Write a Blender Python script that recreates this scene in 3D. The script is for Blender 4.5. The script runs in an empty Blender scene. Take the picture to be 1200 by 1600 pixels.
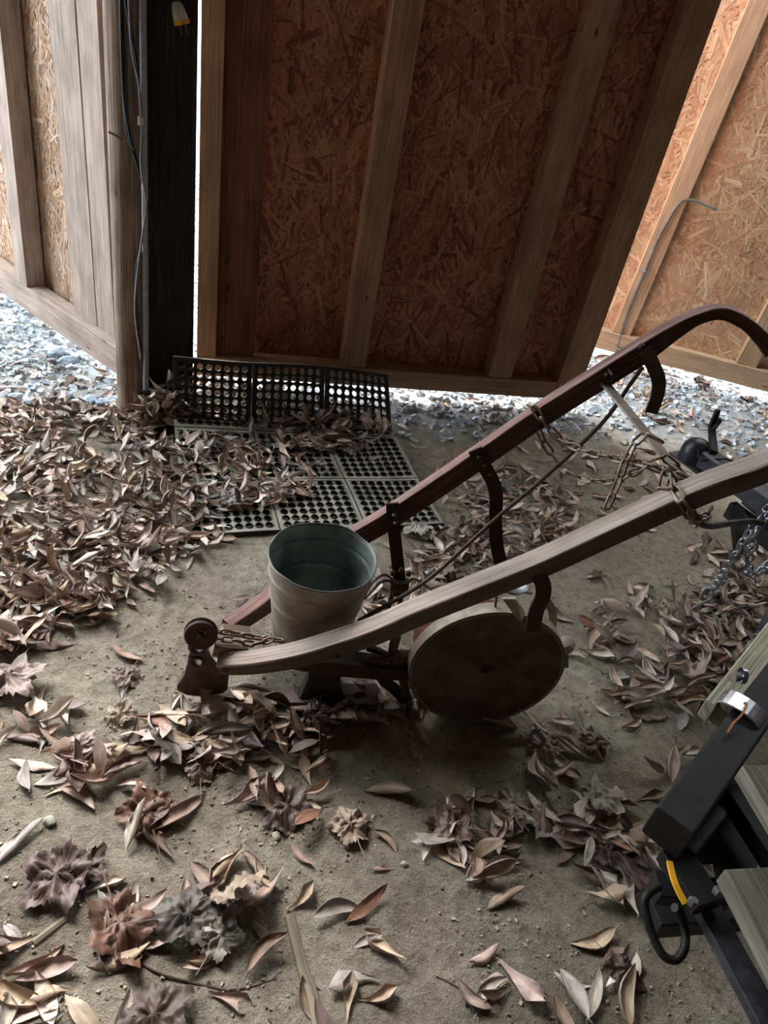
import bpy, math, random
import numpy as np
from mathutils import Vector, Matrix, noise
random.seed(7)
PI = math.pi
S = bpy.context.scene
COL = S.collection

# ------------------------------------------------------------------ camera
FP, HC = 1190.0, 1.5
_n = np.array([245.0 - 600, -(2508.0 - 800), -FP]); _up = -_n / np.linalg.norm(_n)
_fw = np.array([0, 0, -1.0]); _y = _fw - _up * (_fw @ _up); _y /= np.linalg.norm(_y)
RC = np.array([np.cross(_y, _up), _y, _up])            # camera to world rotation
cd = bpy.data.cameras.new('camera'); co = bpy.data.objects.new('camera', cd); COL.objects.link(co)
cd.sensor_fit = 'VERTICAL'; cd.sensor_height = 24; cd.lens = FP / 1600 * 24; cd.clip_start = 0.02
M = Matrix([list(r) for r in RC]).to_4x4(); M.translation = (0, 0, HC); co.matrix_world = M
S.camera = co
S.view_settings.view_transform = 'Standard'; S.view_settings.look = 'None'
S.view_settings.gamma = 1; S.view_settings.use_curve_mapping = False
S.view_settings.exposure = 3.4
# ------------------------------------------------------------------ sky (bright overcast)
w = bpy.data.worlds.new('world'); S.world = w; w.use_nodes = True
nt = w.node_tree; nt.nodes.clear()
out = nt.nodes.new('ShaderNodeOutputWorld'); bg = nt.nodes.new('ShaderNodeBackground')
tc = nt.nodes.new('ShaderNodeTexCoord'); sp = nt.nodes.new('ShaderNodeSeparateXYZ'); rp = nt.nodes.new('ShaderNodeValToRGB')
rp.color_ramp.elements[0].position = 0.0; rp.color_ramp.elements[0].color = (0.80, 0.88, 1.0, 1)
rp.color_ramp.elements[1].position = 0.7; rp.color_ramp.elements[1].color = (0.86, 0.95, 1.0, 1)
nt.links.new(tc.outputs['Generated'], sp.inputs[0]); nt.links.new(sp.outputs['Z'], rp.inputs[0])
nt.links.new(rp.outputs[0], bg.inputs[0]); nt.links.new(bg.outputs[0], out.inputs[0])
bg.inputs[1].default_value = 1.0
# the hazy brightness of the low sun behind the cloud, on the open side of the shed
sl = bpy.data.lights.new('sun', 'SUN'); sl.energy = 0.6; sl.angle = math.radians(25); sl.color = (1, .96, .9)
so = bpy.data.objects.new('sun', sl); COL.objects.link(so)
SUN_DIR = Vector((0.55, -0.75, -0.85))
so.rotation_euler = SUN_DIR.to_track_quat('-Z', 'Y').to_euler(); so.location = (-4, 6, 6)

# ------------------------------------------------------------------ helpers
def ray(px, py): return RC @ np.array([px - 600, -(py - 800), -FP])
def at(px, py, z=0.0):
    d = ray(px, py); t = (z - HC) / d[2]; return Vector((d[0] * t, d[1] * t, z))
def L(c):                                             # sRGB 0-255 to linear
    return tuple(((v / 255) / 12.92 if v / 255 <= .04045 else ((v / 255 + .055) / 1.055) ** 2.4) for v in c) + (1,)
def ids(o, label=None, cat=None, group=None, kind=None):
    if label: o['label'] = label
    if cat: o['category'] = cat
    if group: o['group'] = group
    if kind: o['kind'] = kind
    return o
def empty(name, loc=(0, 0, 0), rz=0, label=None, cat=None, group=None, kind=None):
    o = bpy.data.objects.new(name, None); COL.objects.link(o)
    o.location = loc; o.rotation_euler = (0, 0, rz); o.empty_display_size = .05
    return ids(o, label, cat, group, kind)

class MB:
    def __init__(s): s.v = []; s.f = []; s.uv = []; s.c = []; s.col = None
    def add(s, vs, fs, uvs=None, col=None):
        n = len(s.v); s.v += [tuple(p) for p in vs]
        for i, f in enumerate(fs):
            s.f.append([k + n for k in f])
            s.uv.append(uvs[i] if uvs else [(0, 0)] * len(f))
            s.c.append(col)
        return s
    def box(s, c, size, X=(1, 0, 0), Y=(0, 1, 0), Z=(0, 0, 1), jit=0):
        c = Vector(c); A = [Vector(X).normalized() * size[0] / 2, Vector(Y).normalized() * size[1] / 2, Vector(Z).normalized() * size[2] / 2]
        vs = []
        for i in (-1, 1):
            for j in (-1, 1):
                for k in (-1, 1):
                    vs.append(c + A[0] * i + A[1] * j + A[2] * k)
        fs = [(0, 1, 3, 2), (4, 6, 7, 5), (0, 4, 5, 1), (2, 3, 7, 6), (0, 2, 6, 4), (1, 5, 7, 3)]
        la = max(range(3), key=lambda i: size[i]); r = random.random() * 9
        loc = [(-size[0] / 2 if i < 0 else size[0] / 2, -size[1] / 2 if j < 0 else size[1] / 2, -size[2] / 2 if k < 0 else size[2] / 2) for i in (-1, 1) for j in (-1, 1) for k in (-1, 1)]
        uvs = []
        for f in fs:
            q = []
            for k in f:
                o = [loc[k][m] for m in range(3) if m != la]
                q.append((loc[k][la] + r, o[0] + o[1] * 1.31 + r))
            uvs.append(q)
        return s.add(vs, fs, uvs)
    def sweep(s, path, w, h, side, cap=True, r0=0.0):
        """rectangular bar along path; w along side, h across; w,h may be lists"""
        P = [Vector(p) for p in path]; n = len(P)
        W_ = w if isinstance(w, (list, tuple)) else [w] * n; H_ = h if isinstance(h, (list, tuple)) else [h] * n
        vs = []; ln = 0; us = []
        for i, p in enumerate(P):
            T = (P[min(i + 1, n - 1)] - P[max(i - 1, 0)]).normalized()
            sd = Vector(side); sd = (sd - T * sd.dot(T)).normalized(); U = T.cross(sd).normalized()
            if i: ln += (p - P[i - 1]).length
            us.append(ln)
            a, b = W_[i] / 2, H_[i] / 2
            k = min(a, b) * .10
            for (x, y) in ((-a, -b + k), (-a, b - k), (-a + k, b), (a - k, b), (a, b - k), (a, -b + k), (a - k, -b), (-a + k, -b)):
                vs.append(p + sd * x + U * y)
        fs = []; uvs = []
        for i in range(n - 1):
            for j in range(8):
                j2 = (j + 1) % 8
                fs.append((i * 8 + j, i * 8 + j2, (i + 1) * 8 + j2, (i + 1) * 8 + j))
                q = []
                for (ii, jj) in ((i, j), (i, j + 1), (i + 1, j + 1), (i + 1, j)):
                    a, b = W_[ii] / 2, H_[ii] / 2; kk = min(a, b) * .10; ch = kk * 1.4142
                    cum = [0]
                    for d_ in (2 * b - 2 * kk, ch, 2 * a - 2 * kk, ch, 2 * b - 2 * kk, ch, 2 * a - 2 * kk, ch): cum.append(cum[-1] + d_)
                    q.append((us[ii], cum[jj] - (2 * b - kk + kk * .4 + a - kk)))          # zero on the middle of the top face
                uvs.append(q)
        if cap:
            fs.append(tuple(range(8))[::-1]); uvs.append([(0, .01 * k) for k in range(8)])
            fs.append(tuple((n - 1) * 8 + k for k in range(8))); uvs.append([(0, .01 * k) for k in range(8)])
        return s.add(vs, fs, uvs)
    def tube(s, path, r, n=8, closed=False):
        P = [Vector(p) for p in path]; m = len(P)
        R_ = r if isinstance(r, (list, tuple)) else [r] * m
        vs = []; fs = []; uvs = []; prev = None; ln = 0; us = []
        for i, p in enumerate(P):
            if closed: T = (P[(i + 1) % m] - P[i - 1]).normalized()
            else: T = (P[min(i + 1, m - 1)] - P[max(i - 1, 0)]).normalized()
            if prev is None:
                a = Vector((0, 0, 1)) if abs(T.z) < .9 else Vector((1, 0, 0)); A = T.cross(a).normalized()
            else: A = (prev - T * prev.dot(T)).normalized()
            prev = A; B = T.cross(A)
            if i: ln += (p - P[i - 1]).length
            us.append(ln)
            for j in range(n):
                t = 2 * PI * j / n; vs.append(p + (A * math.cos(t) + B * math.sin(t)) * R_[i])
        for i in range(m if closed else m - 1):
            k = (i + 1) % m
            for j in range(n):
                j2 = (j + 1) % n
                fs.append((i * n + j, i * n + j2, k * n + j2, k * n + j))
                ue = us[k] if k else us[i] + .01
                uvs.append([(us[i], j * .3 / n), (us[i], (j + 1) * .3 / n), (ue, (j + 1) * .3 / n), (ue, j * .3 / n)])
        if not closed:
            fs.append(tuple(range(n))[::-1]); uvs.append([(0, 0)] * n)
            fs.append(tuple((m - 1) * n + k for k in range(n))); uvs.append([(0, 0)] * n)
        return s.add(vs, fs, uvs)
    def lathe(s, prof, c=(0, 0, 0), axis=(0, 0, 1), n=32, sx=None):
        """prof: (radius, height) list along the axis"""
        c = Vector(c); Z = Vector(axis).normalized(); a = Vector((1, 0, 0)) if abs(Z.x) < .8 else Vector((0, 1, 0))
        X = (a - Z * a.dot(Z)).normalized(); Y = Z.cross(X)
        vs = []; fs = []; uvs = []
        for (r, hh) in prof:
            for j in range(n):
                t = 2 * PI * j / n; vs.append(c + Z * hh + (X * math.cos(t) + Y * math.sin(t)) * max(r, 1e-5))
        for i in range(len(prof) - 1):
            for j in range(n):
                j2 = (j + 1) % n
                fs.append((i * n + j, i * n + j2, (i + 1) * n + j2, (i + 1) * n + j))
                uvs.append([(prof[i][1], j / n), (prof[i][1], (j + 1) / n), (prof[i + 1][1], (j + 1) / n), (prof[i + 1][1], j / n)])
        return s.add(vs, fs, uvs)
    def build(s, name, mat, parent=None, smooth=False, bevel=0, obj=True):
        me = bpy.data.meshes.new(name); me.from_pydata(s.v, [], s.f)
        uvl = me.uv_layers.new(name='UVMap'); arr = [x for f in s.uv for p in f for x in p]; uvl.data.foreach_set('uv', arr)
        if any(c is not None for c in s.c):
            ca = me.color_attributes.new('Col', 'FLOAT_COLOR', 'CORNER')
            ca.data.foreach_set('color', [x for f, c in zip(s.f, s.c) for _ in f for x in (c or (1, 1, 1, 1))])
        me.materials.append(mat)
        if smooth: me.polygons.foreach_set('use_smooth', [True] * len(me.polygons))
        me.validate(); me.update()
        if not obj: return me
        o = bpy.data.objects.new(name, me); COL.objects.link(o)
        if parent: o.parent = parent
        if bevel:
            b = o.modifiers.new('bevel', 'BEVEL'); b.width = bevel; b.segments = 2; b.limit_method = 'ANGLE'
        if smooth:
            e = o.modifiers.new('edges', 'EDGE_SPLIT'); e.split_angle = math.radians(40)
        return o

def plate(name, outline, holes, thick, X, Y, org, mat, parent=None, bevel=.002):
    """flat plate with real holes; outline and holes are 2-D in the X,Y frame"""
    import bmesh
    bm = bmesh.new(); X = Vector(X).normalized(); Y = Vector(Y); Y = (Y - X * Y.dot(X)).normalized(); N = X.cross(Y); org = Vector(org)
    def loop(pts):
        vs = [bm.verts.new(org + X * p[0] + Y * p[1]) for p in pts]
        return [bm.edges.new((vs[i], vs[(i + 1) % len(vs)])) for i in range(len(vs))]
    es = loop(outline)
    for (hx, hy, hr) in holes: es += loop([(hx + hr * math.cos(2 * PI * k / 12), hy + hr * math.sin(2 * PI * k / 12)) for k in range(12)])
    bmesh.ops.triangle_fill(bm, use_beauty=True, edges=es)
    g = bm.faces[:]; r = bmesh.ops.extrude_face_region(bm, geom=g)
    for v in [e for e in r['geom'] if isinstance(e, bmesh.types.BMVert)]: v.co += N * thick
    bmesh.ops.recalc_face_normals(bm, faces=bm.faces)
    uvl = bm.loops.layers.uv.new('UVMap')
    for f in bm.faces:
        for l in f.loops: d = l.vert.co - org; l[uvl].uv = (d.dot(X), d.dot(Y))
    me = bpy.data.meshes.new(name); bm.to_mesh(me); bm.free(); me.materials.append(mat)
    o = bpy.data.objects.new(name, me); COL.objects.link(o)
    if parent: o.parent = parent
    return o

def spline(pts, n=6):
    P = [Vector(p) for p in pts]; o = []
    for i in range(len(P) - 1):
        a = P[max(i - 1, 0)]; b = P[i]; c = P[i + 1]; d = P[min(i + 2, len(P) - 1)]
        for k in range(n):
            t = k / n
            o.append(.5 * ((2 * b) + (c - a) * t + (2 * a - 5 * b + 4 * c - d) * t * t + (-a + 3 * b - 3 * c + d) * t ** 3))
    o.append(P[-1]); return o

# ------------------------------------------------------------------ materials
def newmat(name):
    m = bpy.data.materials.new(name); m.use_nodes = True; n = m.node_tree.nodes; b = n['Principled BSDF']; return m, n, m.node_tree.links, b
def ramp(n, stops):
    r = n.new('ShaderNodeValToRGB'); e = r.color_ramp.elements
    while len(e) < len(stops): e.new(.5)
    for k, (p, c) in enumerate(stops): e[k].position = p; e[k].color = c
    return r
def mixc(n, l, typ, fac, a, b):
    m = n.new('ShaderNodeMix'); m.data_type = 'RGBA'; m.blend_type = typ
    for sock, v in ((m.inputs['Factor'], fac), (m.inputs[6], a), (m.inputs[7], b)):
        if hasattr(v, 'is_output'): l.new(v, sock)
        else: sock.default_value = v
    return m.outputs[2]
def bump(n, l, b, h, st, dist=.002):
    u = n.new('ShaderNodeBump'); u.inputs['Strength'].default_value = st; u.inputs['Distance'].default_value = dist
    l.new(h, u.inputs['Height']); l.new(u.outputs[0], b.inputs['Normal'])

def wood(name, dark, mid, light, knots=.5, rough=.8, stain=.4, gs=1.0):
    m, n, l, b = newmat(name)
    uv = n.new('ShaderNodeUVMap'); uv.uv_map = 'UVMap'
    oi = n.new('ShaderNodeObjectInfo'); ad = n.new('ShaderNodeVectorMath'); ad.operation = 'ADD'
    sc = n.new('ShaderNodeVectorMath'); sc.operation = 'SCALE'; sc.inputs[3].default_value = 17.0
    l.new(oi.outputs['Random'], sc.inputs[0]); sc.inputs[0].default_value = (1, 1, 1)
    cb = n.new('ShaderNodeCombineXYZ'); l.new(oi.outputs['Random'], cb.inputs[2]); l.new(oi.outputs['Random'], cb.inputs[0])
    l.new(cb.outputs[0], sc.inputs[0]); l.new(uv.outputs[0], ad.inputs[0]); l.new(sc.outputs[0], ad.inputs[1])
    mp = n.new('ShaderNodeMapping'); mp.inputs['Scale'].default_value = (2.4 * gs, 120 * gs, 3); l.new(ad.outputs[0], mp.inputs[0])
    g = n.new('ShaderNodeTexNoise'); g.inputs['Scale'].default_value = 1.6; g.inputs['Detail'].default_value = 8; g.inputs['Distortion'].default_value = .6; l.new(mp.outputs[0], g.inputs[0])
    r = ramp(n, [(.3, dark), (.5, mid), (.72, light)]); l.new(g.outputs[0], r.inputs[0])
    mp2 = n.new('ShaderNodeMapping'); mp2.inputs['Scale'].default_value = (4, 9, 1); l.new(ad.outputs[0], mp2.inputs[0])
    g2 = n.new('ShaderNodeTexNoise'); g2.inputs['Scale'].default_value = 1.7; g2.inputs['Detail'].default_value = 5; l.new(mp2.outputs[0], g2.inputs[0])
    r2 = ramp(n, [(.32, (1 - stain, 1 - stain, 1 - stain, 1)), (.6, (1, 1, 1, 1))]); l.new(g2.outputs[0], r2.inputs[0])
    c = mixc(n, l, 'MULTIPLY', 1.0, r.outputs[0], r2.outputs[0])
    if knots:
        mk = n.new('ShaderNodeMapping'); mk.inputs['Scale'].default_value = (3.1, 9, 1); l.new(ad.outputs[0], mk.inputs[0])
        v = n.new('ShaderNodeTexVoronoi'); v.inputs['Scale'].default_value = 1.3; l.new(mk.outputs[0], v.inputs[0])
        rk = ramp(n, [(.035, (.22, .13, .08, 1)), (.09, (1, 1, 1, 1))]); l.new(v.outputs['Distance'], rk.inputs[0])
        c = mixc(n, l, 'MULTIPLY', knots, c, rk.outputs[0])
    l.new(c, b.inputs['Base Color']); b.inputs['Roughness'].default_value = rough; b.inputs['Specular IOR Level'].default_value = .3
    bump(n, l, b, g.outputs[0], .5, .002)
    return m
def metal(name, base, rust, rfac=.5, metallic=.4, rough=.65, scale=30, spec=.4):
    m, n, l, b = newmat(name)
    t = n.new('ShaderNodeTexCoord'); g = n.new('ShaderNodeTexNoise'); g.inputs['Scale'].default_value = scale; g.inputs['Detail'].default_value = 7; g.inputs['Roughness'].default_value = .65
    l.new(t.outputs['Object'], g.inputs[0])
    g1 = n.new('ShaderNodeTexNoise'); g1.inputs['Scale'].default_value = scale * .22; g1.inputs['Detail'].default_value = 4; l.new(t.outputs['Object'], g1.inputs[0])
    ma = n.new('ShaderNodeMath'); ma.operation = 'ADD'; l.new(g.outputs[0], ma.inputs[0]); l.new(g1.outputs[0], ma.inputs[1])
    md = n.new('ShaderNodeMath'); md.operation = 'MULTIPLY'; md.inputs[1].default_value = .5; l.new(ma.outputs[0], md.inputs[0])
    r = ramp(n, [(.5 - .14 * rfac, rust), (.5 + .16 * (1 - rfac) + .02, base)]); l.new(md.outputs[0], r.inputs[0])
    l.new(r.outputs[0], b.inputs['Base Color']); b.inputs['Metallic'].default_value = metallic; b.inputs['Roughness'].default_value = rough
    b.inputs['Specular IOR Level'].default_value = spec
    bump(n, l, b, g.outputs[0], .35, .0015)
    return m
def plain(name, c, rough=.6, metallic=0, noise_amt=.15, scale=40):
    m, n, l, b = newmat(name)
    t = n.new('ShaderNodeTexCoord'); g = n.new('ShaderNodeTexNoise'); g.inputs['Scale'].default_value = scale; g.inputs['Detail'].default_value = 5; l.new(t.outputs['Object'], g.inputs[0])
    d = tuple(x * (1 - noise_amt * 2) for x in c[:3]) + (1,)
    r = ramp(n, [(.3, d), (.65, c)]); l.new(g.outputs[0], r.inputs[0]); l.new(r.outputs[0], b.inputs['Base Color'])
    b.inputs['Roughness'].default_value = rough; b.inputs['Metallic'].default_value = metallic; bump(n, l, b, g.outputs[0], .2, .001)
    return m

W_stud = wood('pine_stud', L((166, 136, 108)), L((192, 164, 134)), L((206, 180, 150)), .9, stain=.2)
W_door = wood('aged_pine_frame', L((142, 108, 80)), L((170, 134, 104)), L((188, 154, 122)), .95, stain=.3)
W_red = wood('reddish_board', L((86, 54, 42)), L((122, 78, 60)), L((146, 98, 74)), .7, stain=.4)
W_grey = wood('weathered_board', L((134, 118, 106)), L((164, 146, 132)), L((186, 170, 156)), .8, stain=.35)
W_post = wood('weathered_post', L((84, 68, 56)), L((140, 120, 102)), L((172, 152, 132)), .6, stain=.45)
W_dark = wood('black_brown_board', L((24, 20, 18)), L((44, 37, 33)), L((66, 56, 50)), .3, stain=.5)
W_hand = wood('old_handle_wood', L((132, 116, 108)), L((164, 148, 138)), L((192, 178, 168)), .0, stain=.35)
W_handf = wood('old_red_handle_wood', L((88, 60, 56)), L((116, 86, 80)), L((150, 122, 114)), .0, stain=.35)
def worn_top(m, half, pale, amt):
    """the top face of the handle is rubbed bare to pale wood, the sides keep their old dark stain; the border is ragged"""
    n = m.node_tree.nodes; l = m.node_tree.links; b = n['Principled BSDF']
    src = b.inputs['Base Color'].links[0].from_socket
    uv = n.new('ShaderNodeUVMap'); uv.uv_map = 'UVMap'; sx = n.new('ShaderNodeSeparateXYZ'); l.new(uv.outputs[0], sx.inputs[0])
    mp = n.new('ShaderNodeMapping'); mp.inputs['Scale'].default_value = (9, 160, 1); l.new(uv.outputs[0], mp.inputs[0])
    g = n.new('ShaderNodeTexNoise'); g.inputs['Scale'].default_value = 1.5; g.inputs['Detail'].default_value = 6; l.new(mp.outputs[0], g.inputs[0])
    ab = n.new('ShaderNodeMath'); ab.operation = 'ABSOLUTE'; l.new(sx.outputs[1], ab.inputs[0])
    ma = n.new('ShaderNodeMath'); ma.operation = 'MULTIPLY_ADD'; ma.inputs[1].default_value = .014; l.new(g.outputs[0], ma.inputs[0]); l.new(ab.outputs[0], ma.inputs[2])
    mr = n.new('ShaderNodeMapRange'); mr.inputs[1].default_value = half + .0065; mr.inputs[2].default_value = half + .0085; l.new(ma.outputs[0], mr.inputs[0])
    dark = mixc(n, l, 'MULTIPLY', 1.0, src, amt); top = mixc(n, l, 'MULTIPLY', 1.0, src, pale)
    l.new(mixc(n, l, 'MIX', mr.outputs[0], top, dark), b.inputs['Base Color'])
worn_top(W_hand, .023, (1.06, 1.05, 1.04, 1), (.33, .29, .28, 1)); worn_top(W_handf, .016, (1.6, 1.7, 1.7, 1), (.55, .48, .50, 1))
W_tread = wood('pale_treated_plank', L((120, 112, 92)), L((176, 168, 142)), L((206, 198, 172)), .3, stain=.25)
W_deck = wood('grey_deck_plank', L((84, 78, 70)), L((116, 109, 98)), L((138, 131, 119)), .3, stain=.4)
M_rust = metal('rusty_iron', L((92, 82, 76)), L((70, 46, 36)), .5, .25, .7)
M_dkiron = metal('dark_iron', L((48, 42, 38)), L((60, 40, 30)), .4, .25, .7)
M_wheel = metal('wheel_iron', L((104, 94, 84)), L((78, 58, 46)), .5, .15, .75, 18)
M_rimd = metal('dusty_rim_iron', L((176, 166, 154)), L((140, 124, 108)), .4, .1, .8, 25)
M_chain = metal('brown_chain_steel', L((150, 140, 130)), L((104, 82, 68)), .5, .45, .5)
M_galv = metal('galvanised_steel', L((150, 152, 150)), L((110, 110, 108)), .4, .7, .4)
M_bright = metal('bright_zinc', L((196, 202, 210)), L((150, 156, 164)), .4, .9, .28)
M_black = metal('black_paint', L((17, 17, 19)), L((32, 29, 27)), .25, .05, .6, 60, .3)
M_blackg = metal('greyed_black_paint', L((78, 79, 86)), L((44, 44, 48)), .4, .2, .4, 25)
M_cable = plain('black_cable_sheath', L((12, 12, 13)), .6)
M_wire = plain('grey_wire_sheath', L((150, 150, 155)), .4)
M_pipe = plain('grey_conduit', L((150, 152, 158)), .4)
M_yellow = plain('yellow_plastic', L((225, 165, 30)), .5)
M_white = plain('dull_white_plastic', L((190, 188, 175)), .5)
M_brass = metal('brass_prong', L((170, 150, 110)), L((120, 100, 70)), .4, .8, .4)
M_pad = plain('grey_rubber', L((70, 70, 68)), .6)

# bucket: galvanised, tan dirt film outside
def bucket_mat():
    m, n, l, b = newmat('dusty_galvanised')
    t = n.new('ShaderNodeTexCoord'); g = n.new('ShaderNodeTexNoise'); g.inputs['Scale'].default_value = 14; g.inputs['Detail'].default_value = 6; l.new(t.outputs['Object'], g.inputs[0])
    g2 = n.new('ShaderNodeTexNoise'); g2.inputs['Scale'].default_value = 220; g2.inputs['Detail'].default_value = 2; l.new(t.outputs['Object'], g2.inputs[0])
    r = ramp(n, [(.35, L((128, 112, 98))), (.62, L((158, 150, 138)))]); l.new(g.outputs[0], r.inputs[0])
    r2 = ramp(n, [(.3, (.82, .82, .82, 1)), (.55, (1, 1, 1, 1))]); l.new(g2.outputs[0], r2.inputs[0])
    c = mixc(n, l, 'MULTIPLY', 1.0, r.outputs[0], r2.outputs[0]); l.new(c, b.inputs['Base Color'])
    b.inputs['Metallic'].default_value = .25; b.inputs['Roughness'].default_value = .55; bump(n, l, b, g.outputs[0], .25, .003); return m
M_bucket = bucket_mat()
def zinc_in():
    m, n, l, b = newmat('zinc_inside')
    t = n.new('ShaderNodeTexCoord'); g = n.new('ShaderNodeTexNoise'); g.inputs['Scale'].default_value = 9; g.inputs['Detail'].default_value = 7; l.new(t.outputs['Object'], g.inputs[0])
    r = ramp(n, [(.35, L((84, 90, 84))), (.65, L((140, 148, 144)))]); l.new(g.outputs[0], r.inputs[0]); l.new(r.outputs[0], b.inputs['Base Color'])
    b.inputs['Metallic'].default_value = .35; b.inputs['Roughness'].default_value = .5; return m
M_zin = zinc_in()

def osb_mat(name, tint):
    m, n, l, b = newmat(name)
    uv = n.new('ShaderNodeUVMap'); uv.uv_map = 'UVMap'; at_ = n.new('ShaderNodeVertexColor'); at_.layer_name = 'Col'
    mp = n.new('ShaderNodeMapping'); mp.inputs['Scale'].default_value = (10, 260, 1); l.new(uv.outputs[0], mp.inputs[0])
    g = n.new('ShaderNodeTexNoise'); g.inputs['Scale'].default_value = 1; g.inputs['Detail'].default_value = 4; l.new(mp.outputs[0], g.inputs[0])
    r = ramp(n, [(.3, (.78, .74, .71, 1)), (.68, (1.06, 1.06, 1.06, 1))]); l.new(g.outputs[0], r.inputs[0])
    c = mixc(n, l, 'MULTIPLY', 1, at_.outputs[0], r.outputs[0])
    tc = n.new('ShaderNodeTexCoord'); g2 = n.new('ShaderNodeTexNoise'); g2.inputs['Scale'].default_value = 2.2; g2.inputs['Detail'].default_value = 4; l.new(tc.outputs['Object'], g2.inputs[0])
    r2 = ramp(n, [(.35, tint), (.6, (1, 1, 1, 1))]); l.new(g2.outputs[0], r2.inputs[0])
    c = mixc(n, l, 'MULTIPLY', 1, c, r2.outputs[0])
    l.new(c, b.inputs['Base Color']); b.inputs['Roughness'].default_value = .75; b.inputs['Specular IOR Level'].default_value = .3; bump(n, l, b, g.outputs[0], .4, .0015)
    return m
M_osb = osb_mat('strand_board', (.86, .81, .78, 1)); M_osbg = osb_mat('weathered_strand_board', (.85, .85, .88, 1))

def ground_mat():
    m, n, l, b = newmat('dusty_dirt')
    t = n.new('ShaderNodeTexCoord')
    def N(s, d, ro=.6):
        g = n.new('ShaderNodeTexNoise'); g.inputs['Scale'].default_value = s; g.inputs['Detail'].default_value = d; g.inputs['Roughness'].default_value = ro; l.new(t.outputs['Object'], g.inputs[0]); return g.outputs[0]
    a = N(2.2, 6); f = N(28, 8, .7); ff = N(240, 3)
    r = ramp(n, [(.3, L((134, 124, 110))), (.5, L((168, 157, 141))), (.7, L((188, 178, 161)))]); l.new(a, r.inputs[0])
    r2 = ramp(n, [(.32, (.62, .6, .57, 1)), (.55, (1, 1, 1, 1)), (.75, (1.12, 1.12, 1.1, 1))]); l.new(f, r2.inputs[0])
    r3 = ramp(n, [(.3, (.75, .74, .72, 1)), (.6, (1.05, 1.05, 1.05, 1))]); l.new(ff, r3.inputs[0])
    c = mixc(n, l, 'MULTIPLY', 1, r.outputs[0], r2.outputs[0]); c = mixc(n, l, 'MULTIPLY', 1, c, r3.outputs[0])
    # outside: pale gravel dust
    sx = n.new('ShaderNodeSeparateXYZ'); l.new(t.outputs['Object'], sx.inputs[0])
    dd = n.new('ShaderNodeMath'); dd.operation = 'MULTIPLY_ADD'; dd.inputs[1].default_value = -.35; l.new(sx.outputs[0], dd.inputs[0]); l.new(sx.outputs[1], dd.inputs[2])
    d2 = n.new('ShaderNodeMath'); d2.operation = 'MULTIPLY_ADD'; d2.inputs[1].default_value = .9; l.new(a, d2.inputs[0]); l.new(dd.outputs[0], d2.inputs[2])
    mr = n.new('ShaderNodeMapRange'); mr.inputs[1].default_value = 3.15; mr.inputs[2].default_value = 3.75; l.new(d2.outputs[0], mr.inputs[0])
    gr = ramp(n, [(.3, L((160, 164, 168))), (.7, L((215, 218, 220)))]); l.new(f, gr.inputs[0])
    c = mixc(n, l, 'MIX', mr.outputs[0], c, gr.outputs[0])
    l.new(c, b.inputs['Base Color']); b.inputs['Roughness'].default_value = .95; b.inputs['Specular IOR Level'].default_value = .15
    s = n.new('ShaderNodeMath'); s.operation = 'MULTIPLY_ADD'; s.inputs[1].default_value = .25; l.new(ff, s.inputs[0]); l.new(f, s.inputs[2])
    bump(n, l, b, s.outputs[0], 1.0, .02)
    return m
M_ground = ground_mat()

def leaf_mat(name, attr):
    m, n, l, b = newmat(name)
    if attr: a = n.new('ShaderNodeVertexColor'); a.layer_name = 'Col'; base = a.outputs[0]
    else: a = n.new('ShaderNodeObjectInfo'); base = a.outputs['Color']
    uv = n.new('ShaderNodeUVMap'); uv.uv_map = 'UVMap'
    g = n.new('ShaderNodeTexNoise'); g.inputs['Scale'].default_value = 3.5; g.inputs['Detail'].default_value = 5; l.new(uv.outputs[0], g.inputs[0])
    r = ramp(n, [(.3, (.66, .62, .6, 1)), (.6, (1.08, 1.08, 1.08, 1))]); l.new(g.outputs[0], r.inputs[0])
    c = mixc(n, l, 'MULTIPLY', 1, base, r.outputs[0])
    sx = n.new('ShaderNodeSeparateXYZ'); l.new(uv.outputs[0], sx.inputs[0])
    ab = n.new('ShaderNodeMath'); ab.operation = 'ABSOLUTE'; l.new(sx.outputs[1], ab.inputs[0])
    rr = ramp(n, [(.02, (1.25, 1.2, 1.1, 1)), (.07, (1, 1, 1, 1))]); l.new(ab.outputs[0], rr.inputs[0])
    c = mixc(n, l, 'MULTIPLY', 1, c, rr.outputs[0])
    # veins: oblique waves either side of the midrib
    ma = n.new('ShaderNodeMath'); ma.operation = 'MULTIPLY_ADD'; ma.inputs[1].default_value = -.8; l.new(ab.outputs[0], ma.inputs[0]); l.new(sx.outputs[0], ma.inputs[2])
    mu = n.new('ShaderNodeMath'); mu.operation = 'MULTIPLY'; mu.inputs[1].default_value = 55; l.new(ma.outputs[0], mu.inputs[0])
    si = n.new('ShaderNodeMath'); si.operation = 'SINE'; l.new(mu.outputs[0], si.inputs[0])
    bk = n.new('ShaderNodeNewGeometry')
    c = mixc(n, l, 'MIX', .0, c, c)
    pale = mixc(n, l, 'MIX', .35, c, L((176, 162, 150)))
    c = mixc(n, l, 'MIX', bk.outputs['Backfacing'], c, pale)
    l.new(c, b.inputs['Base Color']); b.inputs['Roughness'].default_value = .55; b.inputs['Specular IOR Level'].default_value = .4
    bump(n, l, b, si.outputs[0], .12, .0008)
    return m
M_leafA = leaf_mat('dry_leaf_litter', True); M_leafO = leaf_mat('dry_leaf', False)
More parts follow.
